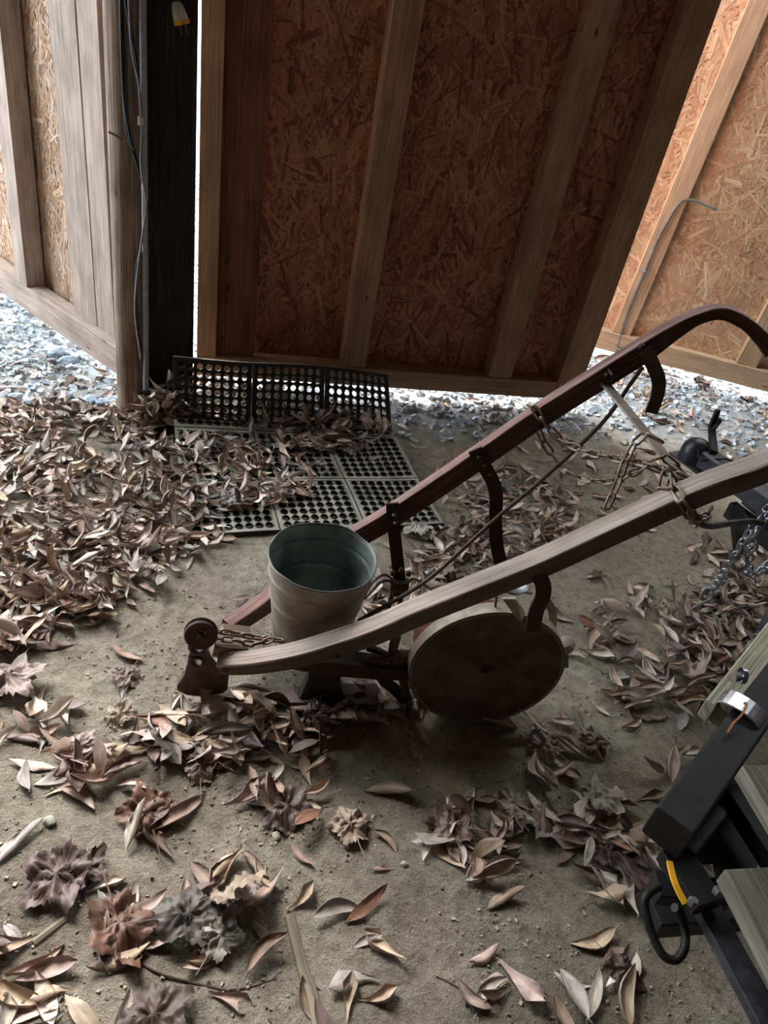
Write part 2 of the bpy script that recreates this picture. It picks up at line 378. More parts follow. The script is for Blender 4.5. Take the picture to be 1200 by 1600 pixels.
def stone_mat(name):
    m, n, l, b = newmat(name)
    a = n.new('ShaderNodeVertexColor'); a.layer_name = 'Col'
    t = n.new('ShaderNodeTexCoord'); g = n.new('ShaderNodeTexNoise'); g.inputs['Scale'].default_value = 60; g.inputs['Detail'].default_value = 5; l.new(t.outputs['Object'], g.inputs[0])
    r = ramp(n, [(.3, (.7, .7, .7, 1)), (.65, (1.1, 1.1, 1.1, 1))]); l.new(g.outputs[0], r.inputs[0])
    c = mixc(n, l, 'MULTIPLY', 1, a.outputs[0], r.outputs[0]); l.new(c, b.inputs['Base Color']); b.inputs['Roughness'].default_value = .85; bump(n, l, b, g.outputs[0], .4, .002); return m
M_stone = stone_mat('stone')
def rubber_mat():
    m, n, l, b = newmat('dusty_black_rubber')
    t = n.new('ShaderNodeTexCoord'); g = n.new('ShaderNodeTexNoise'); g.inputs['Scale'].default_value = 9; g.inputs['Detail'].default_value = 7; l.new(t.outputs['Object'], g.inputs[0])
    ge = n.new('ShaderNodeNewGeometry'); sx = n.new('ShaderNodeSeparateXYZ'); l.new(ge.outputs['True Normal'], sx.inputs[0])
    # dust settled on the faces that look up
    mr = n.new('ShaderNodeMapRange'); mr.inputs[1].default_value = .75; mr.inputs[2].default_value = .95; l.new(sx.outputs[2], mr.inputs[0])
    r = ramp(n, [(.3, L((118, 114, 102))), (.6, L((166, 162, 148)))]); l.new(g.outputs[0], r.inputs[0])
    c = mixc(n, l, 'MIX', mr.outputs[0], L((44, 38, 34)), r.outputs[0]); l.new(c, b.inputs['Base Color']); b.inputs['Roughness'].default_value = .8; bump(n, l, b, g.outputs[0], .3, .003); return m
M_rubber = rubber_mat()

# ------------------------------------------------------------------ ground
def gh(x, y):
    h = .010 * noise.noise((x * 1.6, y * 1.6, 3)) + .007 * noise.noise((x * 5, y * 5, 9)) + .004 * noise.noise((x * 14, y * 14, 1)) + .0022 * noise.noise((x * 38, y * 38, 5))
    return h
def axis(lo, hi, step, far):
    a = list(np.arange(lo, hi, step)); k = step; l = [lo]; r = [hi]
    while l[-1] > -far: k *= 1.35; l.append(l[-1] - k)
    k = step
    while r[-1] < far: k *= 1.35; r.append(r[-1] + k)
    return l[:0:-1] + a + r
gx = axis(-1.9, 1.9, .016, 30); gy = axis(.35, 3.2, .016, 30)
vs = [(x, y, gh(x, y)) for y in gy for x in gx]; nx = len(gx)
fs = [(j * nx + i, j * nx + i + 1, (j + 1) * nx + i + 1, (j + 1) * nx + i) for j in range(len(gy) - 1) for i in range(nx - 1)]
me = bpy.data.meshes.new('floor'); me.from_pydata(vs, [], fs); me.materials.append(M_ground)
me.polygons.foreach_set('use_smooth', [True] * len(me.polygons)); me.update()
fo = bpy.data.objects.new('floor', me); COL.objects.link(fo); ids(fo, 'dusty tan dirt ground running out to pale gravel under the doors', kind='structure')

# ------------------------------------------------------------------ shed shell: roof and walls out of view
def osb(parent, name, u0, u1, z0, z1, yb, mat, cols, dens=3.2, vert=.6, zvis=1.95, seed=1, front=-1):
    """strand board sheet: a solid sheet whose face is built from thin overlapping strands"""
    rnd = random.Random(seed); m = MB()
    m.box(((u0 + u1) / 2, yb - front * .006, (z0 + z1) / 2), (u1 - u0, .011, z1 - z0)); m.c = [cols[0]] * len(m.c)
    area = (u1 - u0) * (min(z1, zvis) - z0); nfl = int(area * dens / .00095)
    for i in range(nfl):
        ln = rnd.uniform(.05, .17); wd = rnd.uniform(.003, .013) if rnd.random() < .85 else rnd.uniform(.012, .024)
        an = rnd.gauss(PI / 2, .55) if rnd.random() < vert else rnd.uniform(0, PI)
        cx = rnd.uniform(u0 + .01, u1 - .01); cz = rnd.uniform(z0, min(z1, zvis)); y = yb + front * (.0006 + .0028 * i / nfl)
        ca, sa = math.cos(an), math.sin(an); q = []
        ok = True
        k1 = rnd.uniform(-.3, .3)
        for (a, b2) in ((-.5, -.5), (.5, -.5 + k1), (.5, .5), (-.5, .5 + k1)):
            x = cx + ca * a * ln - sa * b2 * wd; z = cz + sa * a * ln + ca * b2 * wd
            x = min(max(x, u0), u1); z = min(max(z, z0), z1)
            q.append((x, y + rnd.uniform(-.0006, .0006), z))
        o = rnd.random() * 30
        f = [(0, 1, 2, 3)] if front < 0 else [(3, 2, 1, 0)]
        uv = [(o, o), (o + ln, o), (o + ln, o + wd), (o, o + wd)]
        c = rnd.choice(cols); s = rnd.uniform(.85, 1.12)
        m.add(q, f, [uv if front < 0 else uv[::-1]], tuple(min(1, x * s) for x in c[:3]) + (1,))
    return m.build(name, mat, parent)
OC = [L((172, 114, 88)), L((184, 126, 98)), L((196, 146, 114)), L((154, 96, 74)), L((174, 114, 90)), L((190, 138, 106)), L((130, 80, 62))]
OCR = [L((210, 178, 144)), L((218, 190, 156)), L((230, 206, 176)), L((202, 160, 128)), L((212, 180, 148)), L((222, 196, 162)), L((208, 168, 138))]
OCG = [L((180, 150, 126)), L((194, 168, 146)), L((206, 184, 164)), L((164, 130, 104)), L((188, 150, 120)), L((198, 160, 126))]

UA = math.radians(18); PC = Vector((-.088, 3.03, 0)) + Vector((-math.sin(UA), math.cos(UA), 0)) * .046       # middle door leaf: a point on its foot and its heading
door = empty('door_1', PC, UA, 'dark middle door leaf of strand board with five uprights hanging just above the ground', None, None, 'structure')
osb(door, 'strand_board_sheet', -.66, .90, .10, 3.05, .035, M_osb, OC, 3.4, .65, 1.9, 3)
def board(parent, name, u0, u1, z0, z1, y, th, mat, bevel=.002, du=0, lab=None):
    """upright or rail; du shifts its top sideways"""
    m = MB(); c = Vector(((u0 + u1) / 2, y, (z0 + z1) / 2)); 
    if z1 - z0 > u1 - u0:
        Z = Vector((du, 0, z1 - z0)).normalized(); X = Vector((Z.z, 0, -Z.x)); m.box(c + Vector((du / 2, 0, 0)), (u1 - u0, th, z1 - z0), X, (0, 1, 0), Z)
    else: m.box(c, (u1 - u0, th, z1 - z0))
    o = m.build(name, mat, parent, bevel=bevel)
    if lab: o['label'] = lab
    return o
board(door, 'stud', -.812, -.738, .10, 3.05, -.022, .044, W_door, du=-0.050)
board(door, 'board', -.760, -.588, .10, 3.05, -.006, .026, W_red, du=-.04, lab='wide reddish board')
board(door, 'stud', -.222, -.120, .165, 3.0, -.005, .090, W_door, du=-0.014)
board(door, 'stud', .438, .545, .165, 3.0, -.005, .090, W_door, du=0.027)
board(door, 'stud', .775, .895, .080, 3.0, -.005, .092, W_door, du=0.048)
board(door, 'bottom_rail', -.812, .774, .078, .160, -.004, .088, W_door)
board(door, 'top_rail', -.87, .96, 3.0, 3.1, -.03, .044, W_door)

UL = math.radians(-35.5); PL = Vector((-1.897, 3.185, 0)) + Vector((-math.sin(UL), math.cos(UL), 0)) * .062
dl = empty('door_2', PL, UL, 'sunlit left door leaf of grey boards and strand board behind the round post', None, None, 'structure')
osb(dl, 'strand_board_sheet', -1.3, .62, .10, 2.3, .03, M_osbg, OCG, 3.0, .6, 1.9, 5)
board(dl, 'stud', .168, .264, .19, 2.3, -.0225, .08, W_grey, du=-.02)
board(dl, 'stud', -.55, -.46, .19, 2.3, -.03, .10, W_grey)
board(dl, 'board', .566, .738, .12, 2.3, -.003, .034, W_grey, du=-.09)
board(dl, 'board', .742, .865, .12, 2.3, -.003, .034, W_grey, du=-.08)
board(dl, 'board', .870, .93, .12, 2.3, .02, .034, W_grey, du=-.08)
board(dl, 'bottom_rail', -1.3, .97, .080, .190, -.025, .075, W_grey)

UR = math.radians(-8); PR = Vector((.91, 4.063, 0)) + Vector((-math.sin(UR), math.cos(UR), 0)) * .024
dr = empty('door_3', PR, UR, 'bright right door leaf of orange strand board with pale studs beyond the handles', None, None, 'structure')
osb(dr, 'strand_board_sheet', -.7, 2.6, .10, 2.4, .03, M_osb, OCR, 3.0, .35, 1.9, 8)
board(dr, 'stud', .095, .190, .182, 2.3, .008, .044, W_stud, du=.10)
board(dr, 'stud', .757, .860, .182, 2.3, .008, .044, W_stud, du=.10)
board(dr, 'stud', 1.45, 1.55, .182, 2.3, .008, .044, W_stud)
board(dr, 'stud', -.62, -.52, .182, 2.3, .008, .044, W_stud, du=.1)
board(dr, 'bottom_rail', -.7, 2.6, .080, .182, 0, .06, W_stud)

# jamb boards beside the post
jb = empty('trim_1', (-.88, 2.575, 0), math.radians(17), 'black-brown weathered jamb boards between round post and middle door', None, None, 'structure')
board(jb, 'jamb_board', -.095, -.008, -.02, 3.12, 0, .04, W_dark)
board(jb, 'jamb_board', -.014, .068, -.02, 3.12, .004, .04, W_dark, du=-.040)

# roof and far walls of the shed, behind the camera
def slab(name, a, b, z0, z1, th, mat, kind='structure', lab=None):
    a = Vector(a); b = Vector(b); d = (b - a); m = MB(); m.box(((a.x + b.x) / 2, (a.y + b.y) / 2, (z0 + z1) / 2), (d.length, th, z1 - z0), (d.x, d.y, 0), (-d.y, d.x, 0), (0, 0, 1))
    o = m.build(name, mat); ids(o, lab, kind=kind); return o
dirf = Vector((math.cos(UA), math.sin(UA))); nrm = Vector((math.sin(UA), -math.cos(UA)))   # into the shed
F0 = Vector((-.95, 2.56))
def sp_(u, d): return F0 + dirf * u + nrm * d
W_shed = wood('shed_boards', L((60, 46, 36)), L((96, 74, 58)), L((122, 98, 76)), .4)
m = MB(); q = [sp_(-3.2, -.25), sp_(4.2, -.25), sp_(4.2, 6.5), sp_(-3.2, 6.5)]
m.add([(p.x, p.y, 3.1 + (.35 if i in (2, 3) else 0)) for i, p in enumerate(q)] + [(p.x, p.y, 3.18 + (.35 if i in (2, 3) else 0)) for i, p in enumerate(q)],
      [(3, 2, 1, 0), (4, 5, 6, 7), (0, 1, 5, 4), (1, 2, 6, 5), (2, 3, 7, 6), (3, 0, 4, 7)])
ids(m.build('ceiling', W_shed), 'dark plank roof of the shed overhead', kind='structure')
slab('wall_back', sp_(-3.2, 6.5), sp_(4.08, 6.5), -.05, 3.45, .06, W_shed, lab='dark board wall behind the viewer')  # stops short of the right wall; gap added to let fill light in
slab('added_wall_left', sp_(-3.2, -.1), sp_(-3.2, 6.5), -.05, 3.45, .06, W_shed, lab='unseen dark board wall added on the left to block light')  # added out of view to keep side light off the wheel front
slab('wall_right', sp_(4.2, -.1), sp_(4.2, 6.5), -.05, 3.45, .06, W_shed, lab='dark board wall on the right side of the shed')

# ------------------------------------------------------------------ round post, conduit, cables, plug
m = MB(); P0 = Vector((-1.028, 2.535, 0)); R0 = .056
rings = []; vs = []; fs = []; uvs = []; N_ = 28; K = 40
for k in range(K + 1):
    z = -.05 + 3.17 * k / K
    for j in range(N_):
        t = 2 * PI * j / N_
        r = R0 * (1 + .09 * z) * (1 + .03 * noise.noise((math.cos(t) * 2, math.sin(t) * 2, z * 1.2)) - .07 * max(0, 1 - abs(((t + .12 * math.sin(z * 3)) % (PI / 1.5)) - .9) * 9))
        vs.append((P0.x + r * math.cos(t), P0.y + r * math.sin(t), z))
for k in range(K):
    for j in range(N_):
        j2 = (j + 1) % N_; fs.append((k * N_ + j, k * N_ + j2, (k + 1) * N_ + j2, (k + 1) * N_ + j))
        z = 3.17 * k / K; z2 = 3.17 * (k + 1) / K; uvs.append([(z, j * .35 / N_), (z, (j + 1) * .35 / N_), (z2, (j + 1) * .35 / N_), (z2, j * .35 / N_)])
m.add(vs, fs, uvs); po = m.build('round_post', W_post, smooth=True)
ids(po, 'weathered grey round wooden post standing at left doorway, cracked lengthwise', 'post')
def onplane(px, py, P, n):
    d = Vector(ray(px, py)); o = Vector((0, 0, HC)); return o + d * ((Vector(P) - o).dot(Vector(n)) / d.dot(Vector(n)))
np_ = Vector((math.sin(UA), -math.cos(UA), 0))
def onpost(px, py, off=.0): return onplane(px, py, Vector((-1.0, 2.50, 0)) + np_ * off, np_)
m = MB(); cpts = [onpost(229, 658), onpost(228, 400), onpost(226, 200), onpost(225, 60), onpost(224, -20), onpost(223, -160)]; cpts[0].z = -.02; cpts[-1].z = 3.1
for p in cpts: p += np_ * .035
m.tube(spline(cpts, 3), .0105, 12); ids(m.build('conduit_pipe', M_pipe, smooth=True), 'thin pale grey conduit pipe running up between round post and dark jamb', 'pipe')
cab = empty('cable_bundle', onpost(215, 640), 0, 'loose bundle of black cables hanging down in front of the grey conduit', 'cable')
wires = [[(187, -150), (190, 0), (194, 90), (196, 180), (214, 250), (232, 320), (245, 380), (250, 430), (249, 470)],
         [(192, -150), (196, 0), (214, 100), (220, 190), (226, 280), (236, 330), (230, 380), (216, 410), (212, 470), (218, 540), (226, 610), (236, 650), (250, 668)],
         [(184, -150), (188, 0), (191, 100), (197, 200), (212, 250), (226, 300), (236, 350), (228, 385), (213, 415), (214, 500), (222, 560), (228, 610)],
         [(196, -150), (204, 60), (216, 130), (221, 200), (220, 260), (228, 320), (222, 370), (214, 430), (211, 490), (220, 560)],
         [(186, -150), (189, 50), (193, 150), (203, 215), (210, 235)]]
for i, wv in enumerate(wires):
    pts = [onpost(x, y, .02 + .008 * i) for x, y in wv]; m = MB(); m.tube([p - Vector(cab.location) for p in spline(pts, 5)], .0035 + .0006 * (i % 3), 7)
    m.build('cable', M_cable if i != 3 else M_wire, cab, smooth=True)
m = MB(); c = onpost(220, 189, .05) - Vector(cab.location); m.tube([c + Vector((0, 0, -.012)), c + Vector((0, 0, .012))], .009, 8); m.build('cable_tie', M_white, cab)
m = MB(); c = onpost(227, 612, .04) - Vector(cab.location); m.box(c, (.03, .03, .014)); m.build('clip', M_black, cab)
nl = MB(); a = onpost(170, 206, .012); b_ = onpost(190, 216, .028); nl.tube([a, b_], .0035, 8); ids(nl.build('nail', M_dkiron), 'bent dark nail sticking out of the round post', 'nail')
# plug
pc = onplane(281, 24, (-.88, 2.52, 0), np_)
pl = empty('electric_plug', pc, UA, 'white and yellow two pronged electric plug dangling on the dark jamb boards', 'plug')
ax = Vector((.32, 0, -.95)).normalized(); sx_ = Vector((ax.z * -1, 0, ax.x)).normalized()
m = MB(); m.lathe([(.0, -.026), (.008, -.026), (.013, -.018), (.016, .0), (.016, .008), (0, .008)], -ax * .0, ax, 16); m.build('plug_body', M_white, pl, smooth=True)
m = MB(); m.lathe([(0, .008), (.0175, .008), (.0175, .017), (0, .017)], (0, 0, 0), ax, 16); m.build('yellow_face', M_yellow, pl)
for s_ in (-1, 1):
    m = MB(); m.box(ax * .026 + sx_ * .0065 * s_, (.0015, .0065, .02), sx_, (0, 1, 0), ax); m.build('prong', M_brass, pl)
m = MB(); m.tube(spline([-ax * .024, -ax * .045 + Vector((0, 0, .01)), Vector((-.01, .01, .12)), Vector((-.004, .012, .5)), Vector((0, .012, 1.15))], 5), .004, 7); m.build('cord', M_cable, pl, smooth=True)

pl.scale = (1.3, 1.3, 1.3)
# ------------------------------------------------------------------ bent rod on the right leaf
nR = Vector((math.sin(UR), -math.cos(UR), 0)); oR = PR + nR * .025
rb = empty('bent_steel_rod', onplane(965, 545, oR, nR), 0, 'thin grey steel rod with hooked top stapled to stud of the right door leaf', 'rod')
pts = [onplane(x, y, oR, nR) for x, y in ((963, 552), (975, 505), (992, 460), (1008, 424), (1026, 378), (1044, 345), (1058, 322), (1070, 313), (1085, 314), (1105, 322), (1120, 328))]
m = MB(); m.tube([p - Vector(rb.location) for p in spline(pts, 4)], .0065, 8); m.build('rod', M_galv, rb, smooth=True)
for (x, y) in ((965, 543), (1009, 424)):
    c = onplane(x, y, oR, nR) - Vector(rb.location); m = MB(); m.tube(spline([c + Vector((-.022, .01, 0)), c + Vector((-.016, -.013, .003)), c + Vector((.016, -.013, .003)), c + Vector((.022, .01, 0))], 3), .005, 6); m.build('staple', M_bright, rb)

# ------------------------------------------------------------------ rubber mat, nine hooked panels
MA = math.radians(23.6); e1 = Vector((math.cos(MA), math.sin(MA), 0)); e2 = Vector((-math.sin(MA), math.cos(MA), 0))
MO = Vector((.214, 2.18, .008)); MW = .288; NC = 8
tilt = math.radians(52)
def matmap(u, v, w_):
    """u from the right edge leftwards, v from the front edge back, w_ up through the rubber"""
    fold = 2 * MW + .02; r = .05
    g_ = min(1, max(0, u / (3 * MW))); tl_ = math.radians(48) + math.radians(36) * g_ ** .8
    lift = .012 * noise.noise((u * 3, v * 3, 2)) + .06 * g_ * min(1, max(0, (v - .3) / .3)) ** 2
    if v < fold: return MO - e1 * u + e2 * v + Vector((0, 0, w_ + lift))
    s = v - fold; a = min(s / r, tl_)
    p = MO - e1 * u + e2 * (fold + r * math.sin(a)) + Vector((0, 0, r * (1 - math.cos(a)) + lift))
    if s > r * tl_:
        k = s - r * tl_; droop = .035 * max(0, u / (3 * MW)) * 0
        a2 = a + .25 * k / .25 * math.sin(u * 4)* .3
        p += e2 * math.cos(a2) * k + Vector((0, 0, math.sin(a2) * k)); a = a2
    nn = Vector((0, 0, 1)) * math.cos(a) - e2 * math.sin(a)
    return p + nn * w_
mat_o = empty('rubber_mat', MO, 0, 'black rubber ring mat of nine holed panels, folded up against middle door', 'mat')
for pi in range(3):
    for pj in range(3):
        m = MB(); u0 = pi * MW; v0 = pj * MW; bd = .012; p = (MW - .004 - 2 * bd) / NC
        def quadgrid(us, vs_):
            pass
        th = .011
        def addq(corners_uv, w0, w1, openf=None):
            pass
        # holed cells
        for i in range(NC):
            for j in range(NC):
                cu = u0 + .002 + bd + (i + .5) * p; cv = v0 + .002 + bd + (j + .5) * p; h2 = p / 2; hr = p * .37
                o8 = [(1, 0), (1, 1), (0, 1), (-1, 1), (-1, 0), (-1, -1), (0, -1), (1, -1)]
                oo = [(cu + a * h2, cv + b * h2) for a, b in o8]
                ii = [(cu + hr * math.cos(k * PI / 4), cv + hr * math.sin(k * PI / 4)) for k in range(8)]
                i2 = [(cu + hr * 1.22 * math.cos(k * PI / 4), cv + hr * 1.22 * math.sin(k * PI / 4)) for k in range(8)]
                vs = [matmap(a, b, th - .003) for a, b in oo] + [matmap(a, b, th - .002) for a, b in i2] + [matmap(a, b, th + .001) for a, b in ii] + [matmap(a, b, 0) for a, b in ii] + [matmap(a, b, 0) for a, b in oo]
                fs = []
                for k in range(8):
                    k2 = (k + 1) % 8
                    for lv in range(4): fs.append((lv * 8 + k2, lv * 8 + k, (lv + 1) * 8 + k, (lv + 1) * 8 + k2))
                m.add([q - MO for q in vs], fs)
        # border frame strips
        for (a0, a1, b0, b1) in ((.002, .002 + bd, .002, MW - .002), (MW - .002 - bd, MW - .002, .002, MW - .002), (.002 + bd, MW - .002 - bd, .002, .002 + bd), (.002 + bd, MW - .002 - bd, MW - .002 - bd, MW - .002)):
            na = max(1, int((a1 - a0) / .035)); nb = max(1, int((b1 - b0) / .035))
            for x in range(na):
                for y in range(nb):
                    c = [(u0 + a0 + (a1 - a0) * (x + dx) / na, v0 + b0 + (b1 - b0) * (y + dy) / nb) for dx, dy in ((0, 0), (1, 0), (1, 1), (0, 1))]
                    vs = [matmap(a, b, 0) for a, b in c] + [matmap(a, b, th) for a, b in c]
                    m.add([q - MO for q in vs], [(0, 1, 2, 3), (7, 6, 5, 4), (0, 4, 5, 1), (1, 5, 6, 2), (2, 6, 7, 3), (3, 7, 4, 0)])
        m.build('mat_panel', M_rubber, mat_o)

# ------------------------------------------------------------------ chains
def link_mesh(name, ln, wd, r, mat):
    pts = []; h = ln / 2 - wd / 2; rr = wd / 2 - r
    for k in range(5): t = -PI / 2 + PI * k / 4; pts.append((h + rr * math.cos(t), rr * math.sin(t), 0))
    for k in range(5): t = PI / 2 + PI * k / 4; pts.append((-h + rr * math.cos(t), rr * math.sin(t), 0))
    m = MB(); m.tube(pts, r, 7, closed=True); return m.build(name, mat, smooth=True, obj=False)
LK_old = link_mesh('chain_link', .047, .021, .0030, M_chain)
LK_small = link_mesh('chain_link', .034, .017, .0030, M_chain)
LK_new = link_mesh('chain_link', .038, .024, .0038, M_bright)
def chain(parent, pts, mesh, pitch, roll0=0, n=8):
    P = spline(pts, n); org = Vector(parent.location); rot = parent.rotation_euler.to_matrix().inverted()
    d = [0]
    for i in range(1, len(P)): d.append(d[-1] + (P[i] - P[i - 1]).length)
    k = 0; s = pitch / 2
    def pos(s):
        for i in range(1, len(d)):
            if d[i] >= s: t = (s - d[i - 1]) / max(1e-9, d[i] - d[i - 1]); return P[i - 1].lerp(P[i], t)
        return P[-1]
    while s < d[-1]:
        a = pos(s - pitch / 2); b = pos(s + pitch / 2); T = (b - a).normalized() if (b - a).length > 1e-6 else Vector((1, 0, 0)); c = (a + b) / 2
        up = Vector((0, 0, 1)) if abs(T.z) < .85 else Vector((0, 1, 0)); Sd = T.cross(up).normalized(); U = Sd.cross(T)
        r = roll0 + (PI / 2 if k % 2 else 0) + random.uniform(-.25, .25)
        Y = Sd * math.cos(r) + U * math.sin(r); Z = T.cross(Y)
        mt = Matrix((T, Y, Z)).transposed()
        o = bpy.data.objects.new('chain_link', mesh); COL.objects.link(o); o.parent = parent
        o.matrix_local = Matrix.Translation(rot @ (c - org)) @ (rot @ mt).to_4x4()
        s += pitch; k += 1

# ------------------------------------------------------------------ the plough
AA = .195; O = at(318, 1088); ca, sa = math.cos(AA), math.sin(AA)
PA = Vector((ca, sa, 0)); PB = Vector((-sa, ca, 0))
plow = empty('walking_plow', O, AA, 'antique walking plow with two long wooden handles and iron wheel on dirt', 'plow')
def loc(px, py, t=None, z=None, s=None):
    """plough-local point seen at a pixel, on a plane t = lateral, z = height or s = lengthways"""
    d = Vector(ray(px, py)); o = Vector((0, 0, HC)) - O
    dl_ = Vector((d.dot(PA), d.dot(PB), d.z)); ol = Vector((o.dot(PA), o.dot(PB), o.z))
    if t is not None: k = (t - ol.y) / dl_.y
    elif z is not None: k = (z - ol.z) / dl_.z
    else: k = (s - ol.x) / dl_.x
    return ol + dl_ * k
def wl(p): return O + PA * p[0] + PB * p[1] + Vector((0, 0, p[2]))
TY = Vector((0, 1, 0))
# near handle
nh = [loc(343, 1037, t=-.035), loc(400, 1034, t=-.045), loc(480, 1019, t=-.05), loc(583, 986, t=-.05), loc(650, 957, t=-.05), loc(750, 917, t=-.05), loc(850, 877, t=-.052), loc(960, 826, t=-.055), loc(1095, 765, t=-.06), loc(1200, 727, t=-.062), loc(1330, 664, t=-.065), loc(1420, 610, t=-.068), loc(1490, 590, t=-.069), loc(1550, 610, t=-.07), loc(1590, 665, t=-.07)]
P_ = spline(nh, 6); nP = len(P_)
hh = [.036 + .014 * min(1, i / 14) for i in range(nP)]; ww = [.040 + .006 * min(1, i / 14) for i in range(nP)]
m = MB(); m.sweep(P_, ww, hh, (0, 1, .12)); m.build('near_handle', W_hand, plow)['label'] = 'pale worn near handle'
NH = P_
fh = [loc(352, 985, t=.09), loc(422, 937, t=.215), loc(480, 893, t=.29), loc(545, 846, t=.325), loc(615, 804, t=.34), loc(750, 713, t=.36), loc(840, 651, t=.375), loc(948, 583, t=.39), loc(1005, 547, t=.40), loc(1048, 518, t=.405), loc(1087, 496, t=.41), loc(1125, 487, t=.415), loc(1162, 503, t=.42), loc(1192, 531, t=.425), loc(1204, 545, t=.427)]
P_ = spline(fh, 6); nP = len(P_); FH = P_
hh = []
for i in range(nP):
    q = i / 6
    hh.append(.058 if q < 8 else max(.030, .058 - .014 * (q - 8)) if q < 11 else .030 + .006 * min(2, max(0, q - 12)))
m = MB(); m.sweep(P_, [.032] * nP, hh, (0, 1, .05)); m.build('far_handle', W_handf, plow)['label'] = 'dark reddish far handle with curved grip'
def flat(name, pts, w, th, mat, n=5, side=None, lab=None):
    P = spline(pts, n) if n else [Vector(p) for p in pts]; m = MB()
    # wide face looks along the lateral axis
    m.sweep(P, th, w, side or (0, 1, 0)); o = m.build(name, mat, plow); 
    if lab: o['label'] = lab
    return o
def rod(name, pts, r, mat, n=5): m = MB(); m.tube(spline(pts, n), r, 8); return m.build(name, mat, plow, smooth=True)
def bolt(p, r=.008, h=.008, ax=(0, -1, 0), mat=None, par=None, name='bolt'):
    m = MB(); m.lathe([(0, 0), (r, 0), (r, h * .6), (r * .7, h), (0, h)], p, ax, 6); m.build(name, mat or M_dkiron, par or plow)
# crossbar
F = loc(946, 600, t=.375); Nn = loc(1088, 772, t=-.04)
flat('crossbar', [F, Nn], .026, .006, M_rimd, 0, side=(0, 0, 1))
bolt(loc(948, 585, t=.372), .010, .012); bolt(loc(951, 578, t=.372), .004, .03)
# straps hanging from the far handle
flat('strap', [loc(742, 702, t=.34), loc(752, 722, t=.34), loc(768, 748, t=.338), loc(775, 775, t=.333), loc(774, 815, t=.32), loc(776, 850, t=.30), loc(784, 886, t=.28)], .036, .006, M_dkiron)
for (x, y) in ((756, 727), (765, 741)): bolt(loc(x, y, t=.333), .005, .003, mat=M_galv)
bolt(loc(749, 714, t=.336), .009, .010)
flat('strap', [loc(613, 786, t=.32), loc(616, 830, t=.315), loc(621, 875, t=.30), loc(626, 925, t=.29)], .034, .006, M_dkiron)
for (x, y) in ((616, 805), (618, 817)): bolt(loc(x, y, t=.300), .0055, .004, mat=M_galv)
flat('bracket_hook', [loc(1008, 545, t=.38), loc(1020, 570, t=.378), loc(1029, 594, t=.378), loc(1027, 618, t=.375), loc(1017, 645, t=.37)], [.040] * 5 if False else .034, .007, M_rust, 5)
bolt(loc(1002, 541, t=.378), .009, .01)
# clamp on the short strap, with two forked rods
c = loc(625, 908, t=.285)
m = MB(); m.box(c + Vector((0, 0, -.012)), (.052, .03, .03)); m.box(c + Vector((0, 0, -.034)), (.03, .026, .03)); m.build('clamp', M_dkiron, plow, bevel=.006)
for k, (x, y) in enumerate(((613, 898), (626, 893), (638, 899))): bolt(loc(x, y, t=.268), .007, .012, (0, 0, 1), M_rust)
rod('brace_rod', [c + Vector((-.02, -.01, 0)), loc(598, 908, t=.25), loc(570, 935, t=.18)], .0035, M_rust)
rod('brace_rod', [c + Vector((-.015, -.02, .004)), loc(602, 898, t=.24), loc(580, 913, t=.20), loc(560, 950, t=.14)], .0035, M_rust)
rod('brace_rod', [c + Vector((.02, -.01, 0)), loc(650, 905, t=.27), loc(690, 935, t=.2)], .0035, M_rust)
for dx in (-.014, .014): rod('clamp_leg', [c + Vector((dx, 0, -.03)), c + Vector((dx, 0, -.15))], .007, M_dkiron, 1)
# long diagonal control rod
rod('long_rod', [loc(1004, 574, t=.37), loc(985, 600, t=.35), loc(940, 662, t=.32), loc(850, 747, t=.26), loc(780, 806, t=.2), loc(690, 888, t=.13), loc(640, 925, t=.1), loc(560, 970, t=.04)], .0055, M_rust)
# ---- hitch plate with scalloped edge and holes (lateral face)
zz = 5.4545
ol = [(330, 235), (215, 235), (185, 262), (182, 292), (205, 325), (190, 360), (178, 430), (150, 520), (118, 570), (90, 610), (92, 648), (180, 688), (300, 700), (480, 672), (520, 640), (532, 520), (440, 485), (375, 405), (345, 330)]
p0 = loc(318, 1040, t=-.02)
def pl2(lst, t): return [((q := loc(x / zz + 260, y / zz + 960, t=t)).x - p0.x, q.z - p0.z) for x, y in lst]
hs = pl2([(265, 288), (262, 402)], -.02)
plate('hitch_plate', pl2(ol, -.02), [(a, b, .0125) for a, b in hs], .018, (1, 0, 0), (0, 0, 1), p0 + Vector((0, .018, 0)), M_rust, plow)
for a, b in hs:
    m = MB(); pts = [(p0.x + a + .015 * math.cos(k * PI / 6), -.022, p0.z + b + .015 * math.sin(k * PI / 6)) for k in range(12)]; m.tube(pts, .004, 6, closed=True); m.build('hole_lip', M_rust, plow, smooth=True)
# pulley at the top of the hitch, lying near flat
pcn = loc(314, 990, t=-.01); pax = Vector((.05, -.97, .25)).normalized()
m = MB(); m.lathe([(.010, -.011), (.033, -.011), (.038, -.007), (.029, -.002), (.029, .002), (.038, .007), (.035, .012), (.012, .010), (.010, -.011)], pcn, pax, 28); m.build('pulley', M_rust, plow, smooth=True)
bolt(pcn + pax * .008, .012, .014, pax, M_rust, name='pulley_pin')
# chain running from the pulley to the cross piece
fch = empty('draft_chain', wl(pcn), 0, 'short brown chain doubled back from the pulley at the plow front', 'chain')
chain(fch, [wl(loc(328, 985, t=.005)), wl(loc(360, 989, t=.01)), wl(loc(400, 996, t=.012)), wl(loc(440, 1001, t=.012))], LK_small, .025, .2)
chain(fch, [wl(loc(330, 998, t=-.012)), wl(loc(365, 1000, t=-.008)), wl(loc(395, 1007, t=-.004)), wl(loc(425, 999, t=.0))], LK_small, .025, .9)
